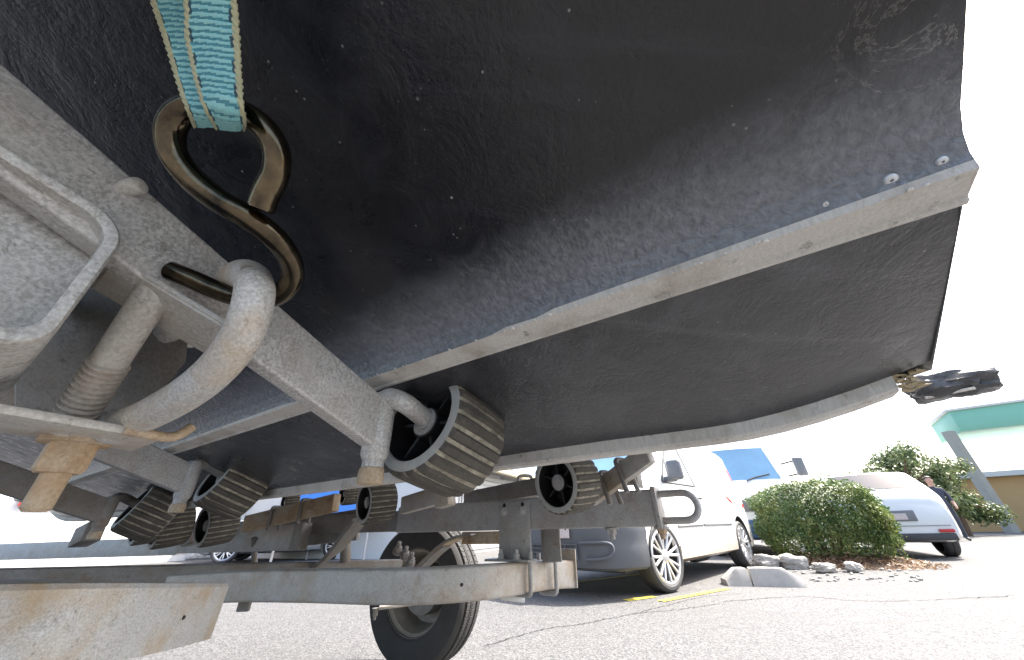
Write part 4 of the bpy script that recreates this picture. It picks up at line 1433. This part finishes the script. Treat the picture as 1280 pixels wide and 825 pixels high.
def roller_meshes():
    r, hw_, N = 0.064, 0.043, 24
    bm = bmesh.new()
    prof = [(-1.0, 0.905), (-.93, .965), (-.80, .988), (-.4, 1.0), (0, 1.004), (.4, 1.0), (.80, .988), (.93, .965), (1.0, .905)]
    per = 6
    seg = N * per
    rings = []
    for a, k in prof:
        ring = []
        for j in range(seg):
            ph = (j % per)
            groove = 0.0
            if abs(a) < .97:
                groove = (0, 0, 0, 0, .07, .07)[ph]
                if abs(a) > .9: groove *= .8
            rr = r * (k - groove * (0.75 + 0.5 * MN.noise(V((a * 1.5, j * 1.7, 3)))) + 0.006 * MN.noise(V((a * 2.5, j * .35, 9))))
            th = 2 * PI * (j + (-0.35 if ph == 4 else 0.25 if ph == 5 else 0.2 if ph == 0 else -0.2 if ph == 3 else 0)) / seg
            ring.append(bm.verts.new((a * hw_, rr * math.cos(th), rr * math.sin(th))))
        rings.append(ring)
    for i in range(len(rings) - 1):
        for j in range(seg):
            f_ = bm.faces.new((rings[i][j], rings[i][(j + 1) % seg], rings[i + 1][(j + 1) % seg], rings[i + 1][j]))
            if j % per == 4: f_.material_index = 1
    # side lips and the inside of the drum
    lip = [(.905, -1.0), (.84, -1.035), (.755, -1.03), (.735, -.98), (.70, -.15)]
    for sgn in (-1, 1):
        prev = rings[0] if sgn < 0 else rings[-1]
        for q, (k, a) in enumerate(lip):
            ring = [bm.verts.new((a * hw_ * (-sgn if sgn > 0 else 1), r * k * math.cos(2 * PI * j / seg), r * k * math.sin(2 * PI * j / seg))) for j in range(seg)]
            for j in range(seg):
                f_ = bm.faces.new((prev[j], prev[(j + 1) % seg], ring[(j + 1) % seg], ring[j]))
                f_.material_index = 2 if q < 4 else 3
            prev = ring
    tread = bm_mesh(bm)
    for k in ('roller_rubber', 'groove_dirt', 'roller_lip', 'black_plastic'):
        tread.materials.append(MATS[k])
    tread.polygons.foreach_set('use_smooth', [True] * len(tread.polygons)); tread.set_sharp_from_angle(angle=R(24))
    bm = bmesh.new()
    # web disc, spokes, hub
    add_lathe(bm, [(.0001, -.004), (r * .71, -.004), (r * .71, .004), (.0001, .004)], 40)
    add_lathe(bm, [(.010, -hw_ * .75), (.018, -hw_ * .75), (.018, hw_ * .75), (.010, hw_ * .75)], 24)
    for k in range(6):
        a = 2 * PI * k / 6
        d = V((0, math.cos(a), math.sin(a)))
        e = V((0, -math.sin(a), math.cos(a)))
        add_box(bm, d * (r * .45), hw_ * 1.25, r * .52, .0035, V((1, 0, 0)), d, e)
    core = bm_mesh(bm); core.materials.append(MATS['black_plastic'])
    core.polygons.foreach_set('use_smooth', [True] * len(core.polygons)); core.set_sharp_from_angle(angle=R(30))
    bm = bmesh.new()
    add_lathe(bm, [(.0001, -hw_ * .86), (.0105, -hw_ * .85), (.0105, -hw_ * .80), (.016, -hw_ * .79), (.016, -hw_ * .74), (.009, -hw_ * .74), (.009, hw_ * .8), (.0001, hw_ * .82)], 20)
    pin = bm_mesh(bm); pin.materials.append(MATS['galv'])
    pin.polygons.foreach_set('use_smooth', [True] * len(pin.polygons)); pin.set_sharp_from_angle(angle=R(35))
    return tread, core, pin
RT, RC, RP = roller_meshes()
def roller(p, ax, sc=1.0, spin=0.0):
    o = obj('roller', RT, None, TR, None, False)
    x, y, z = frame(ax)
    mt = M((x, y, z)).transposed() @ M.Rotation(spin, 3, 'X')
    o.location = p - TR.location
    o.rotation_euler = mt.to_euler()
    o.scale = (sc,) * 3
    for nm, me in (('roller_core', RC), ('axle_pin', RP)):
        obj(nm, me, None, o, None, False)
    return o

TILT = R(17)
AX_N = (TS * math.cos(TILT) - Z * math.sin(TILT)).normalized()   # near side: falls towards the keel
AX_F = (TS * math.cos(R(9)) + Z * math.sin(R(9))).normalized()   # far side: rises

# --- near side rollers on cranked rods at the ends of swing arms
AX_ARM = ray(953, 910).normalized()
def near_arm(p_roller, ax, stub, w_, arm_len, mat, sc=1.0):
    """arm box, vertical stub through its end, rod cranked over into the hub"""
    hub = p_roller - ax * .030
    rr = 0.0105 * sc
    path = rounded([stub - Z * (.052 * sc), stub + Z * (.034 * sc), hub - ax * .036 + Z * .008, hub + ax * .02], .026, 8)
    rod = tube('crank_rod', path, rr, mat, TR, 16)
    b = stub - Z * (.052 * sc)
    lathe('rod_end', [(.0001, -.004), (rr * 1.12, -.004), (rr * 1.18, .004), (rr * 1.1, .010), (rr, .011)], 'rusty', rod, b, Z, 16)
    e = stub + AX_ARM * (.004 * sc)
    a0 = e - AX_ARM * arm_len
    bm = bmesh.new()
    add_sweep(bm, rrect(.017 * sc, w_, .0025 * sc), [a0, e])
    arm = obj('swing_arm', bm_mesh(bm), mat, TR, 40)
    lathe('weld_bead', [(rr * 1.05, -.034 * sc), (rr * 1.3, -.028 * sc), (rr * 1.32, .026 * sc), (rr * 1.05, .034 * sc)], mat, arm, stub, Z, 14)

def axis(az, ti):
    return V((math.sin(R(az)) * math.cos(R(ti)), math.cos(R(az)) * math.cos(R(ti)), -math.sin(R(ti))))
P1, X1 = at(555, 541, .405), axis(32, 11)
roller(P1, X1, .98, .1)
near_arm(P1, X1, at(474, 533, .362), .049, .62, 'galv_light')
P2, X2 = at(296, 603, .76), axis(34, 20)
roller(P2, X2, 1.0, .3)
near_arm(P2, X2, at(236, 600, .67), .050, .34, 'galv')
P3, X3 = at(188, 640, .94), axis(36, 22)
roller(P3, X3, 1.0, .5)
near_arm(P3, X3, at(133, 640, .84), .050, .35, 'galv_dark')
roller(at(215, 657, 1.05), AX_F, .9, .2)
roller(at(186, 658, 1.0), AX_F, .7, .2)
roller(at(272, 655, 1.12), AX_F, .95, .7)

# --- far side rollers
P6 = at(709, 602, .80)
ax6 = (TS * 0.93 + V((.5, -.1, 0)) * .5 + Z * .12).normalized()
roller(P6, ax6, 1.04, .4)
P5 = at(471, 627, 1.12)
roller(P5, ax6, 1.0, .1)
roller(at(437, 617, 1.55), ax6, .72, .6)
roller(at(363, 628, 1.75), ax6, .75, .6)

def far_rail():
    # sleeve nearest the stern, then the inner rail running forward
    S_, zc, h, wd = 1.06, .6595, .087, .05
    A, B = W(.235, S_, zc), W(1.20, S_, zc)
    rail = obj('frame_rail', (lambda bm: (add_sweep(bm, rrect(wd, h, .006), [A, B]), bm_mesh(bm))[1])(bmesh.new()), 'galv', TR, 40)
    rail2 = beam('inner_rail', W(1.16, S_, zc - .004), W(4.3, S_, zc - .004), wd * .8, h * .82, 'galv_dark', TR)
    box('end_plate', A - TL * .006, (.012, wd * 1.25, h * 1.12), 'galv', rail, TL, Z, .002)
    # tie down loop
    zt, zb_ = zc + .031, zc - .031
    l0, l1 = .24, .165
    pts = [W(l0, S_, zt), W(l1, S_, zt)]
    for k in range(1, 12):
        a = PI * k / 12
        pts.append(W(l1 - math.sin(a) * .031, S_, zc + math.cos(a) * .031))
    pts += [W(l1, S_, zb_), W(l0, S_, zb_)]
    tube('end_loop', pts, .0085, 'galv', rail, 14)
    ft = TS * -1
    # bolts under the rail
    for u, v, m_ in ((765, 664, 'galv'), (826, 662, 'rusty')):
        best = min(((abs((lambda e: CX + FPX * e.dot(CR) / e.dot(F))(W(l, S_ - .01, zc - h / 2) - C0) - u), l) for l in [.2 + .005 * i for i in range(240)]))
        p = W(best[1], S_ - .008, zc - h / 2)
        hexbolt('rail_bolt', p, -Z, .012, .016, m_, rail, .010)
        lathe('washer', [(.0001, .0), (.019, .0), (.019, .004), (.0001, .004)], 'galv', rail, p + Z * -.0005, -Z, 18)
    # hanger plate with four bolt heads on the near face
    def l_at(u, s, z):
        return min((abs((lambda e: CX + FPX * e.dot(CR) / e.dot(F))(W(l, s, z) - C0) - u), l) for l in [.2 + .002 * i for i in range(900)])[1]
    la, lb = l_at(663, S_ - wd / 2, .66), l_at(625, S_ - wd / 2, .66)
    sf = S_ - wd / 2 - .005
    pc = W((la + lb) / 2, sf, .618)
    pw = abs(lb - la)
    hp = box('hanger_plate', pc, (pw, .008, .155), 'galv', TR, TL, Z, .003)
    for dl in (-.3, .3):
        for zz, dark in ((.685, 1), (.667, 0)):
            p = W((la + lb) / 2 + dl * pw, sf - .004, zz)
            if dark:
                lathe('bolt_hole', [(.0055, -.0003), (.0065, .0006), (.0050, .0012), (.0001, .0002)], 'black_plastic', hp, p, ft, 16)
            else:
                hexbolt('plate_bolt', p, ft, .009, .010, 'galv_light', hp)
    base_z = .540
    # second hanger behind, and the square post
    box('hanger_plate', W(la - .055, S_ + .0, .585), (.052, .008, .10), 'galv_dark', TR, TL, Z, .003)
    box('hanger_plate', W(la - .02, S_ + .05, .585), (.04, .04, .11), 'galv_dark', TR, TL, Z, .003)
    # clamp flange with two nuts
    fl = box('clamp_flange', W((la + lb) / 2 + .01, sf - .012, base_z), (pw * 1.35, .05, .006), 'galv', TR, TL, Z, .002)
    for dl in (-.02, .036):
        hexbolt('clamp_nut', W((la + lb) / 2 + dl, sf - .022, base_z + .003), Z, .0095, .014, 'galv_light', fl, .010)
    return la, lb, sf
la, lb, sf = far_rail()

def cross_bar():
    pts = [at(712, 717, 1.13), at(680, 718, 1.06), at(640, 723, .96), at(600, 727, .89), at(540, 731, .86), at(470, 732, .88), at(390, 731, .94), at(300, 732, 1.0), at(212, 737, 1.0)]
    z0 = sum(p.z for p in pts) / len(pts)
    path = catmull(pts, 6)
    bm = bmesh.new()
    add_sweep(bm, rrect(.05, .074, .008), path)
    cb = obj('cross_bar', bm_mesh(bm), 'galv_tan', TR, 40)
    for (u, v, d) in ((577, 731, .86), (338, 731, 1.0)):
        p = at(u, v, d - .026)
        lathe('drain_hole', [(.0001, .0008), (.0035, .0008), (.0042, -.001)], 'black_plastic', cb, p, (C0 - p) * V((1, 1, 0)).x if False else V((0, -1, 0)), 14)
    # end cap plate at the far rail
    box('end_cap', at(712, 715, 1.13) + Z * .012, (.006, .06, .105), 'galv_tan', TR, pts[0] - pts[1], Z, .002)
    # u bolts round the bar
    for (u, d) in ((652, .985), (684, 1.06)):
        c = at(u, 718, d)
        x, y, z = frame(pts[0] - pts[2])
        pth = rounded([c + y * .032 + z * .055, c + y * .032 - z * .046, c - y * .034 - z * .046, c - y * .034 + z * .055], .014, 5)
        tube('u_bolt', pth, .0065, 'galv', cb, 10)
    # short tab under the bar
    box('bar_tab', at(306, 755, 1.0), (.035, .012, .035), 'galv_dark', cb)
    # white wear pad under the clamp
    box('wear_pad', at(640, 747, .99), (.07, .05, .012), 'white_plastic', TR, V((1, .1, -.12)), Z, .003)
    return pts
cross_bar()

def front_channel():
    # bent pressed channel in the left foreground
    pts = [at(276, 762, .60), at(240, 767, .52), at(190, 773, .45), at(130, 779, .395), at(60, 785, .355), at(-60, 793, .32)]
    path = catmull(pts, 6)
    h = .076
    t_ = .005
    # C profile: face towards the camera, flanges going back
    prof = [(0, -h / 2), (0, h / 2 - .006), (-.003, h / 2 - .001), (-.008, h / 2), (-.055, h / 2), (-.055, h / 2 - t_), (-.009, h / 2 - t_), (-t_, h / 2 - .010), (-t_, -h / 2 + .010), (-.009, -h / 2 + t_), (-.055, -h / 2 + t_), (-.055, -h / 2 - .0), (-.006, -h / 2 - .0)]
    # frame() side axis: make + side face the camera
    d = path[1] - path[0]
    x, y, z = frame(d)
    sgn = 1 if y.dot(C0 - path[0]) > 0 else -1
    prof = [(a * sgn, b) for a, b in prof]
    bm = bmesh.new()
    add_sweep(bm, prof, path)
    o = obj('rear_channel', bm_mesh(bm), 'galv_loop', TR, 30)
    p = at(229, 772, .505)
    lathe('drain_hole', [(.0001, .0008), (.0022, .0008), (.0028, -.001)], 'black_plastic', o, p + (C0 - p).normalized() * .006, C0 - p, 14)
front_channel()

def axle():
    a, b = at(500, 709, 1.62), at(-40, 727, 1.02)
    bm = bmesh.new()
    add_sweep(bm, rrect(.06, .062, .006), [a, b])
    obj('axle_beam', bm_mesh(bm), 'galv_dark', TR, 40)
    # wheel
    c = on_ground(522, 836)
    r, wd, rim = .335, .20, .195
    axd = V((-.44, -.90, 0)).normalized()      # outwards from the tyre towards us
    hub = V((c.x, c.y, r)) - axd * .0
    bm = bmesh.new()
    prof = [(rim, -wd * .40), (rim + .015, -wd * .47), (r * .80, -wd * .52), (r * .93, -wd * .48), (r * .975, -wd * .40), (r * .985, -wd * .36)]
    for k, a_ in enumerate((-.34, -.15, -.13, .13, .15, .34)):
        prof.append((r * (1.0 if abs(a_) != .13 else 1.0), wd * a_))
    prof2 = [(rim, -wd * .40), (rim + .015, -wd * .47), (r * .70, -wd * .515), (r * .80, -wd * .52), (r * .93, -wd * .49), (r * .972, -wd * .42),
             (r * .985, -wd * .37), (r * .966, -wd * .355), (r * .966, -wd * .335), (r * .995, -wd * .32), (r, -wd * .16), (r * .975, -wd * .15), (r * .975, -wd * .125), (r, -wd * .115),
             (r, wd * .115), (r * .975, wd * .125), (r * .975, wd * .15), (r, wd * .16), (r * .995, wd * .32), (r * .966, wd * .335), (r * .966, wd * .355), (r * .985, wd * .37), (r * .972, wd * .42), (r * .93, wd * .49), (r * .80, wd * .52), (rim + .015, wd * .47), (rim, wd * .40)]
    add_lathe(bm, prof2, 96, hub, axd)
    ty = obj('tyre', bm_mesh(bm), 'tyre_rubber', TR, 30)
    # tread blocks round both shoulders, one mesh shared by all
    x, y, z = frame(axd)
    bm = bmesh.new(); add_box(bm, (0, 0, 0), wd * .145, .0255, .005, bev=.0012, seg=1); tb = bm_mesh(bm); tb.materials.append(MATS['tyre_rubber'])
    for k in range(72):
        a_ = 2 * PI * k / 72
        n_ = y * math.cos(a_) + z * math.sin(a_)
        tn = -y * math.sin(a_) + z * math.cos(a_)
        for sx in (-.24, .0, .24):
            o = obj('tread_block', tb, None, ty, None, False)
            mm = M((x, tn, n_)).transposed().to_4x4()
            mm.translation = hub + x * (wd * sx) + n_ * (r * 1.0)
            o.matrix_local = mm
    rm = lathe('rim', [(rim + .004, wd * .42), (rim + .012, wd * .44), (rim + .006, wd * .38), (rim - .012, wd * .30), (rim - .02, wd * .10), (rim - .03, -wd * .1), (rim - .035, -wd * .3), (.10, -wd * .34), (.05, -wd * .30), (.0001, -wd * .30)], 'dirty_rim', ty, hub, axd, 48)
    lathe('brake_drum', [(.0001, wd * .30), (.05, wd * .30), (.06, wd * .18), (.115, wd * .14), (.12, -wd * .25)], 'galv_dark', TR, hub, axd, 36)
    # leaf spring running forward over the axle
    sp0 = at(520, 713, 1.55)
    stack = []
    pth = catmull([at(512, 716, 1.62), at(532, 702, 1.55), at(552, 683, 1.48), at(572, 671, 1.43), at(592, 668, 1.40)], 6)
    for k in range(3):
        bm = bmesh.new()
        add_sweep(bm, [(-.022, -.003), (.022, -.003), (.022, .003), (-.022, .003)], [p - Z * (.0075 * k) for p in pth[:len(pth) - 5 * k]])
        obj('spring_leaf', bm_mesh(bm), 'rusty' if k == 1 else 'galv_dark', TR, 40)
    box('spring_hanger', at(605, 672, 1.42), (.20, .05, .045), 'rusty', TR, TL, Z, .004)
    # u bolts at the axle
    for k, (u, v) in enumerate(((497, 690), (506, 696), (513, 704))):
        hexbolt('axle_nut', at(u, v, 1.52), V((.2, -.5, .6)).normalized(), .016, .03, 'galv_dark', TR, .02)
    box('spring_plate', at(497, 756, 1.60), (.16, .07, .012), 'galv_tan', TR, V((1, .3, .05)), Z, .003)
    hexbolt('spring_bolt', at(470, 760, 1.60), -Z, .012, .03, 'galv_dark', TR, .012)
axle()

def far_frame():
    # swing arms and clamps of the far side
    a, b = at(738, 622, .93), at(812, 566, .79)
    arm = beam('swing_arm', a, b, .022, .045, 'galv_tan', TR, Z, .004)
    up_ = frame(b - a)[2]
    for k in (.34, .62):
        c = a + (b - a) * k
        y = frame(b - a)[1]
        pth = rounded([c + y * .018 - up_ * .05, c + y * .018 + up_ * .030, c - y * .018 + up_ * .030, c - y * .018 - up_ * .05], .012, 5)
        tube('u_bolt', pth, .006, 'galv_dark', arm, 10)
    br = box('pivot_bracket', at(782, 604, .88), (.06, .05, .008), 'galv_dark', TR, TL, Z, .002)
    box('pivot_tab', at(797, 596, .87), (.008, .05, .05), 'galv_dark', br, TL, Z, .002)
    box('pivot_tab', at(777, 602, .88), (.008, .05, .04), 'galv_tan', br, TL, Z, .002)
    # tube behind the rail and the small arm to the middle roller
    beam('cross_tube', at(585, 625, 1.35), at(705, 603, 1.12), .05, .055, 'galv_dark', TR)
    p = at(648, 606, 1.22)
    tube('u_bolt', rounded([p + Z * -.03, p + Z * .03, p + Z * .03 + V((.05, .02, 0)), p + V((.05, .02, -.03))], .014, 4), .006, 'galv', TR, 8)
    beam('swing_arm', at(505, 632, 1.22), at(556, 617, 1.10), .03, .055, 'galv_tan', TR)
    box('rocker_block', at(556, 622, 1.02), (.05, .04, .05), 'galv_tan', TR, V((1, -.5, .2)), Z, .004)
    # bogie beam with brown rust left of the middle
    bg_ = beam('bogie_beam', at(308, 655, 1.55), at(421, 628, 1.38), .035, .065, 'rusty', TR)
    for k in (.35, .68):
        c = at(308, 655, 1.55).lerp(at(421, 628, 1.38), k)
        x, y, z = frame(at(421, 628, 1.38) - at(308, 655, 1.55))
        tube('u_bolt', rounded([c + y * .024 - z * .05, c + y * .024 + z * .038, c - y * .024 + z * .038, c - y * .024 - z * .05], .012, 4), .007, 'galv_dark', bg_, 8)
    # lower long plate with slots
    pl = beam('side_plate', at(205, 678, 1.75), at(384, 671, 1.52), .02, .10, 'galv', TR)
    for u in (198, 190, 183):
        pass
    box('pivot_box', at(376, 670, 1.47), (.05, .05, .10), 'galv_dark', TR, V((1, -.35, .0)), Z, .004)
    tube('pivot_pin', [at(318, 672, 1.58), at(318, 712, 1.58)], .012, 'galv_dark', TR, 8)
    box('pivot_box', at(240, 668, 1.55), (.05, .05, .085), 'galv_dark', TR, V((1, -.35, .4)), Z, .004)
    # plate that runs from the bogie to the rail, the diagonal brace
    beam('side_plate', at(384, 664, 1.62), at(450, 655, 1.5), .02, .12, 'galv_dark', TR)
    br2 = at(398, 706, 1.45), at(418, 690, 1.40), at(436, 668, 1.34), at(452, 648, 1.30)
    bm = bmesh.new()
    add_sweep(bm, rrect(.016, .07, .003), catmull(br2, 5), V((1, 0, .6)))
    obj('diagonal_brace', bm_mesh(bm), 'galv_dark', TR, 40)
    tube('shackle', [at(432, 672, 1.5), at(432, 700, 1.5)], .022, 'galv_dark', TR, 10)
    beam('drawbar', at(-60, 692, 2.6), at(232, 682, 2.2), .08, .10, 'galv_light', TR)
    box('drawbar_bracket', at(110, 668, 1.2), (.09, .05, .06), 'galv_dark', TR, V((1, -.5, .25)), Z, .004)
far_frame()

# --- near side clamp assembly: rail end, flange with tie down loop, bolt
NAX = (TS * math.cos(R(13)) - Z * math.sin(R(13))).normalized()
def plate(name, ring, thick, mat, parent, bev=.0014):
    """flat plate: corner points of one face, given its thickness along 'thick'"""
    bm = bmesh.new()
    a_ = [bm.verts.new(p) for p in ring]
    b_ = [bm.verts.new(p + thick) for p in ring]
    n_ = len(ring)
    for k in range(n_):
        bm.faces.new((a_[k], a_[(k + 1) % n_], b_[(k + 1) % n_], b_[k]))
    bm.faces.new(a_[::-1]); bm.faces.new(b_)
    if bev:
        bmesh.ops.bevel(bm, geom=bm.edges[:], offset=bev, segments=2, affect='EDGES')
    return obj(name, bm_mesh(bm), mat, parent, 40)
def near_flange():
    e, f0 = at(331, 428, .232), at(146, 316, .211)
    plate('top_flange', [f0, e - (e - f0).normalized() * .010, e + TL * .05, f0 + TL * .05], Z * -.0055, 'galv_tan', TR)
    ring = [at(20, 300, .262), at(238, 398, .274), at(232, 452, .272), at(176, 520, .272), at(20, 520, .262)]
    plate('channel_web', ring, TL * .006, 'galv_dark', TR, 0)
near_flange()

def near_rest():
    # lower flange plate, a little shorter
    l_e = at(204, 546, .235)
    bm = bmesh.new()
    ax2 = (TS * math.cos(R(2)) - Z * math.sin(R(2))).normalized()
    add_box(bm, l_e - ax2 * .15 + TL * .028, .30, .06, .0055, ax2, TL, ax2.cross(TL), .0015)
    low = obj('bottom_flange', bm_mesh(bm), 'galv_tan', TR, 40)
    # little rusty lug at the end of the flange
    tube('lug', rounded([l_e - ax2 * .02 + TL * -.001, l_e + ax2 * .006, l_e + ax2 * .013 + Z * .010], .006, 5), .0032, 'rusty', low, 8)
    # clamp bolt: plain shank above, thread below, nut under the flange
    b0, b1 = at(189, 372, .225), at(97, 515, .225)
    d = (b1 - b0)
    L_ = d.length
    n0 = 20
    prof = [(.0001, -.01), (.0092, -.01), (.0092, L_ * .56)]
    k = L_ * .56
    while k < L_ + .01:
        prof += [(.0088, k + .0004), (.0106, k + .0016), (.0106, k + .0024), (.0088, k + .0036)]
        k += .0040
    lathe('clamp_bolt', prof, 'galv_tan', TR, b0, d, 24, False, 30)
    nb = at(97, 548, .232)
    hexbolt('clamp_nut', nb, -Z, .0125, .022, 'rusty', TR, .02)
    # tie down loop: from the web out to the rear, round, and back to the lower flange
    ctr = [at(222, 414, .282), at(258, 386, .266), at(286, 357, .247), at(306, 344, .226), at(319, 360, .206), at(306, 412, .199), at(276, 456, .202), at(236, 490, .211), at(190, 516, .226), at(146, 534, .240)]
    path = catmull(ctr, 7)
    rs = []
    n_ = len(path)
    lp = tube('tie_down_loop', path, .0103, 'galv_loop', TR, 24, 60)
    # weld fillets where the loop meets web and flange
    for p, rad in ((ctr[0], .016), (ctr[-1], .015)):
        bm = bmesh.new()
        bmesh.ops.create_icosphere(bm, subdivisions=3, radius=rad)
        for v in bm.verts:
            v.co = v.co * (1 + .25 * MN.noise(v.co * 90)) + p
            v.co.z = p.z + (v.co.z - p.z) * .75
        obj('weld_bead', bm_mesh(bm), 'galv_light', lp, 60)
    # bracket: open end of a rounded square tube standing on the flange at the left
    zax = Z
    corner = at(166, 286, .205)              # top right corner of the tube end
    xax = (-NAX)                             # runs left along the flange
    dep = TL
    s_ = .085
    bm = bmesh.new()
    def ring(ins, dp):
        out = []
        for a, b in rrect(s_ - 2 * ins, s_ - 2 * ins, .016 - ins * .5, 6):
            out.append(bm.verts.new(corner + xax * (s_ / 2 - a) + Z * (b - s_ / 2) + dep * dp))
        return out
    th = .0062
    R0, R1, R2, R3 = ring(.0012, -.0008), ring(th - .0012, -.0008), ring(th, .0), ring(th, .14)
    R4, R5 = ring(0, .0012), ring(0, .14)
    n_ = len(R0)
    for A, B in ((R1, R0), (R2, R1), (R3, R2), (R0, R4), (R4, R5), (R5, R3)):
        for k in range(n_):
            bm.faces.new((A[k], A[(k + 1) % n_], B[(k + 1) % n_], B[k]))
    tb = obj('bracket_tube', bm_mesh(bm), 'galv_light', TR, 40)
    # closing web inside the tube
    bm = bmesh.new()
    vs = []
    for a, b in rrect(s_ - 2 * th, s_ - 2 * th, .012, 6):
        vs.append(bm.verts.new(corner + xax * (s_ / 2 - a) + Z * (b - s_ / 2) + dep * .03))
    bm.faces.new(vs)
    obj('tube_web', bm_mesh(bm), 'galv_light', tb)
    # pin sticking out of the bracket
    p0, p1 = at(100, 247, .216), at(178, 231, .216)
    d = p1 - p0
    L_ = d.length
    lathe('bracket_pin', [(.0001, 0), (.0052, 0), (.0052, L_ - .003), (.0046, L_ - .001), (.003, L_), (.0001, L_)], 'galv_tan', TR, p0, d, 16)
    # clamp tongue below the arm, right of the loop
    tq = at(316, 428, .30)
    box('clamp_tongue', tq, (.03, .05, .006), 'galv', TR, NAX, Z, .0015)
    box('clamp_tongue', at(312, 446, .315), (.05, .02, .007), 'galv_tan', TR, NAX, Z, .003)
near_rest()

# ================================================================== HOOK AND STRAP
def hook():
    pts = [(325, 262, .176), (333, 240, .176), (345, 214, .176), (344, 183, .175), (325, 156, .174), (296, 139, .173), (262, 131, .173), (231, 137, .173), (214, 158, .174), (216, 190, .175), (238, 222, .177), (272, 250, .179), (310, 272, .182), (344, 298, .189), (364, 328, .203), (363, 354, .214), (342, 371, .221), (306, 373, .224), (272, 363, .225), (240, 349, .225), (212, 338, .224)]
    path = catmull([at(*p) for p in pts], 6)
    bm = bmesh.new()
    add_tube(bm, path, .0063, 20)
    bmesh.ops.bevel(bm, geom=[e for e in bm.edges if any(len(f_.verts) > 4 for f_ in e.link_faces)], offset=.0008, segments=2, affect='EDGES')
    o = obj('s_hook', bm_mesh(bm), 'zinc_hook', None, 60)
    tag(o, 'bronze toned steel S hook linking the teal strap to the trailer loop', 'hook')
    return o
hook()

def strap():
    # two plies of webbing folded round the hook; the weave is modelled
    t = thing('tie_down_strap', 'teal woven tie down strap with frayed cream edges hooked on the S hook', 'strap', at(265, 145, .17))
    def ply(name, left, right, bulge, d_off, n_u, seed, edge_l=True, edge_r=True):
        r = random.Random(seed)
        Lp = catmull(left, 40)
        Rp = catmull(right, 40)
        rows = len(Lp)
        # arclength
        acc = [0.0]
        for i in range(1, rows):
            acc.append(acc[-1] + ((Lp[i] + Rp[i]) / 2 - (Lp[i - 1] + Rp[i - 1]) / 2).length)
        rowp = .0028
        N = int(min(acc[-1], .9) / rowp * 6)
        vs, fs, mi = [], [], []
        j = 0
        for i in range(N + 1):
            s = acc[-1] * i / N
            while j < rows - 2 and acc[j + 1] < s: j += 1
            q = (s - acc[j]) / max(1e-9, acc[j + 1] - acc[j])
            a, b = Lp[j].lerp(Lp[j + 1], q), Rp[j].lerp(Rp[j + 1], q)
            up_ = (Lp[min(j + 1, rows - 1)] + Rp[min(j + 1, rows - 1)] - Lp[j] - Rp[j]).normalized()
            ac = (b - a).normalized()
            nrm = ac.cross(up_).normalized()
            if nrm.dot(C0 - a) < 0: nrm = -nrm
            for k in range(n_u + 1):
                u = k / n_u
                p = a.lerp(b, u) + nrm * (bulge * math.sin(u * PI) + d_off)
                ed = min(u, 1 - u)
                if ed < .11:
                    hgt = .0013 * abs(math.sin(PI * s / .0032 + (1.2 if u > .5 else 0) + u * 30)) + .0004 * math.sin(ed / .11 * PI)
                else:
                    ph = s / rowp + .35 * math.sin((u - .5) * PI) + .12 * MN.noise(V((u * 5, s * 260, seed)))
                    fr = ph - math.floor(ph)
                    hgt = .00125 * math.sin(fr * PI) ** .6 * (0.84 + .16 * math.sin(u * 95 + fr * 2.6 + 2.1 * math.floor(ph)))
                hgt += .00018 * MN.noise(p * 700)
                vs.append(p + nrm * hgt)
            if i < N:
                for k in range(n_u):
                    u = (k + .5) / n_u
                    ed = min(u, 1 - u)
                    a0 = i * (n_u + 1) + k
                    fs.append((a0, a0 + 1, a0 + n_u + 2, a0 + n_u + 1))
                    if ed < .11: mi.append(1 if ((u < .5 and edge_l) or (u > .5 and edge_r)) else 0)
                    elif ed < .145 and math.sin(PI * 2 * s / .011 + (0 if u < .5 else 2)) > -.1: mi.append(2)
                    else: mi.append(3 if (lambda f_: f_ < .17 or f_ > .86)((s / rowp + .35 * math.sin((u - .5) * PI) + .12 * MN.noise(V((u * 5, s * 260, seed)))) % 1.0) else 0)
        me = pyd(vs, fs)
        for m_ in ('webbing_teal', 'webbing_edge', 'webbing_dark', 'webbing_gap'): me.materials.append(MATS[m_])
        me.polygons.foreach_set('material_index', mi)
        o = obj(name, me, None, t, 80)
        md = o.modifiers.new('thick', 'SOLIDIFY'); md.thickness = .0012; md.offset = -1
        return o
    # off frame the strap runs outboard below the bottom panel to the gunwale
    tail_l = [at(150, -120, .145), W(.30, -.22, .845), W(.34, -.65, .99), W(.34, -.97, 1.16)]
    tail_r = [at(283, -120, .14), W(.26, -.22, .845), W(.30, -.65, .99), W(.30, -.97, 1.16)]
    # rear ply (left, darker) and front ply (right)
    ply('rear_ply', [at(241, 158, .174), at(233, 138, .1625), at(222, 108, .162), at(206, 55, .161), at(184, -10, .160)] + tail_l,
        [at(284, 158, .174), at(280, 138, .1635), at(276, 108, .164), at(268, 55, .164), at(258, -10, .163)] + [p + V((0, 0, .001)) for p in tail_r], .0008, -.0006, 34, 1)
    ply('front_ply', [at(268, 155, .171), at(258, 135, .159), at(248, 105, .158), at(236, 52, .157), at(226, -12, .152)] + [p - Z * .006 for p in tail_l],
        [at(307, 157, .173), at(308, 136, .160), at(306, 105, .159), at(303, 50, .159), at(297, -12, .154)] + [p - Z * .006 for p in tail_r], .0012, .0014, 38, 2)
strap()
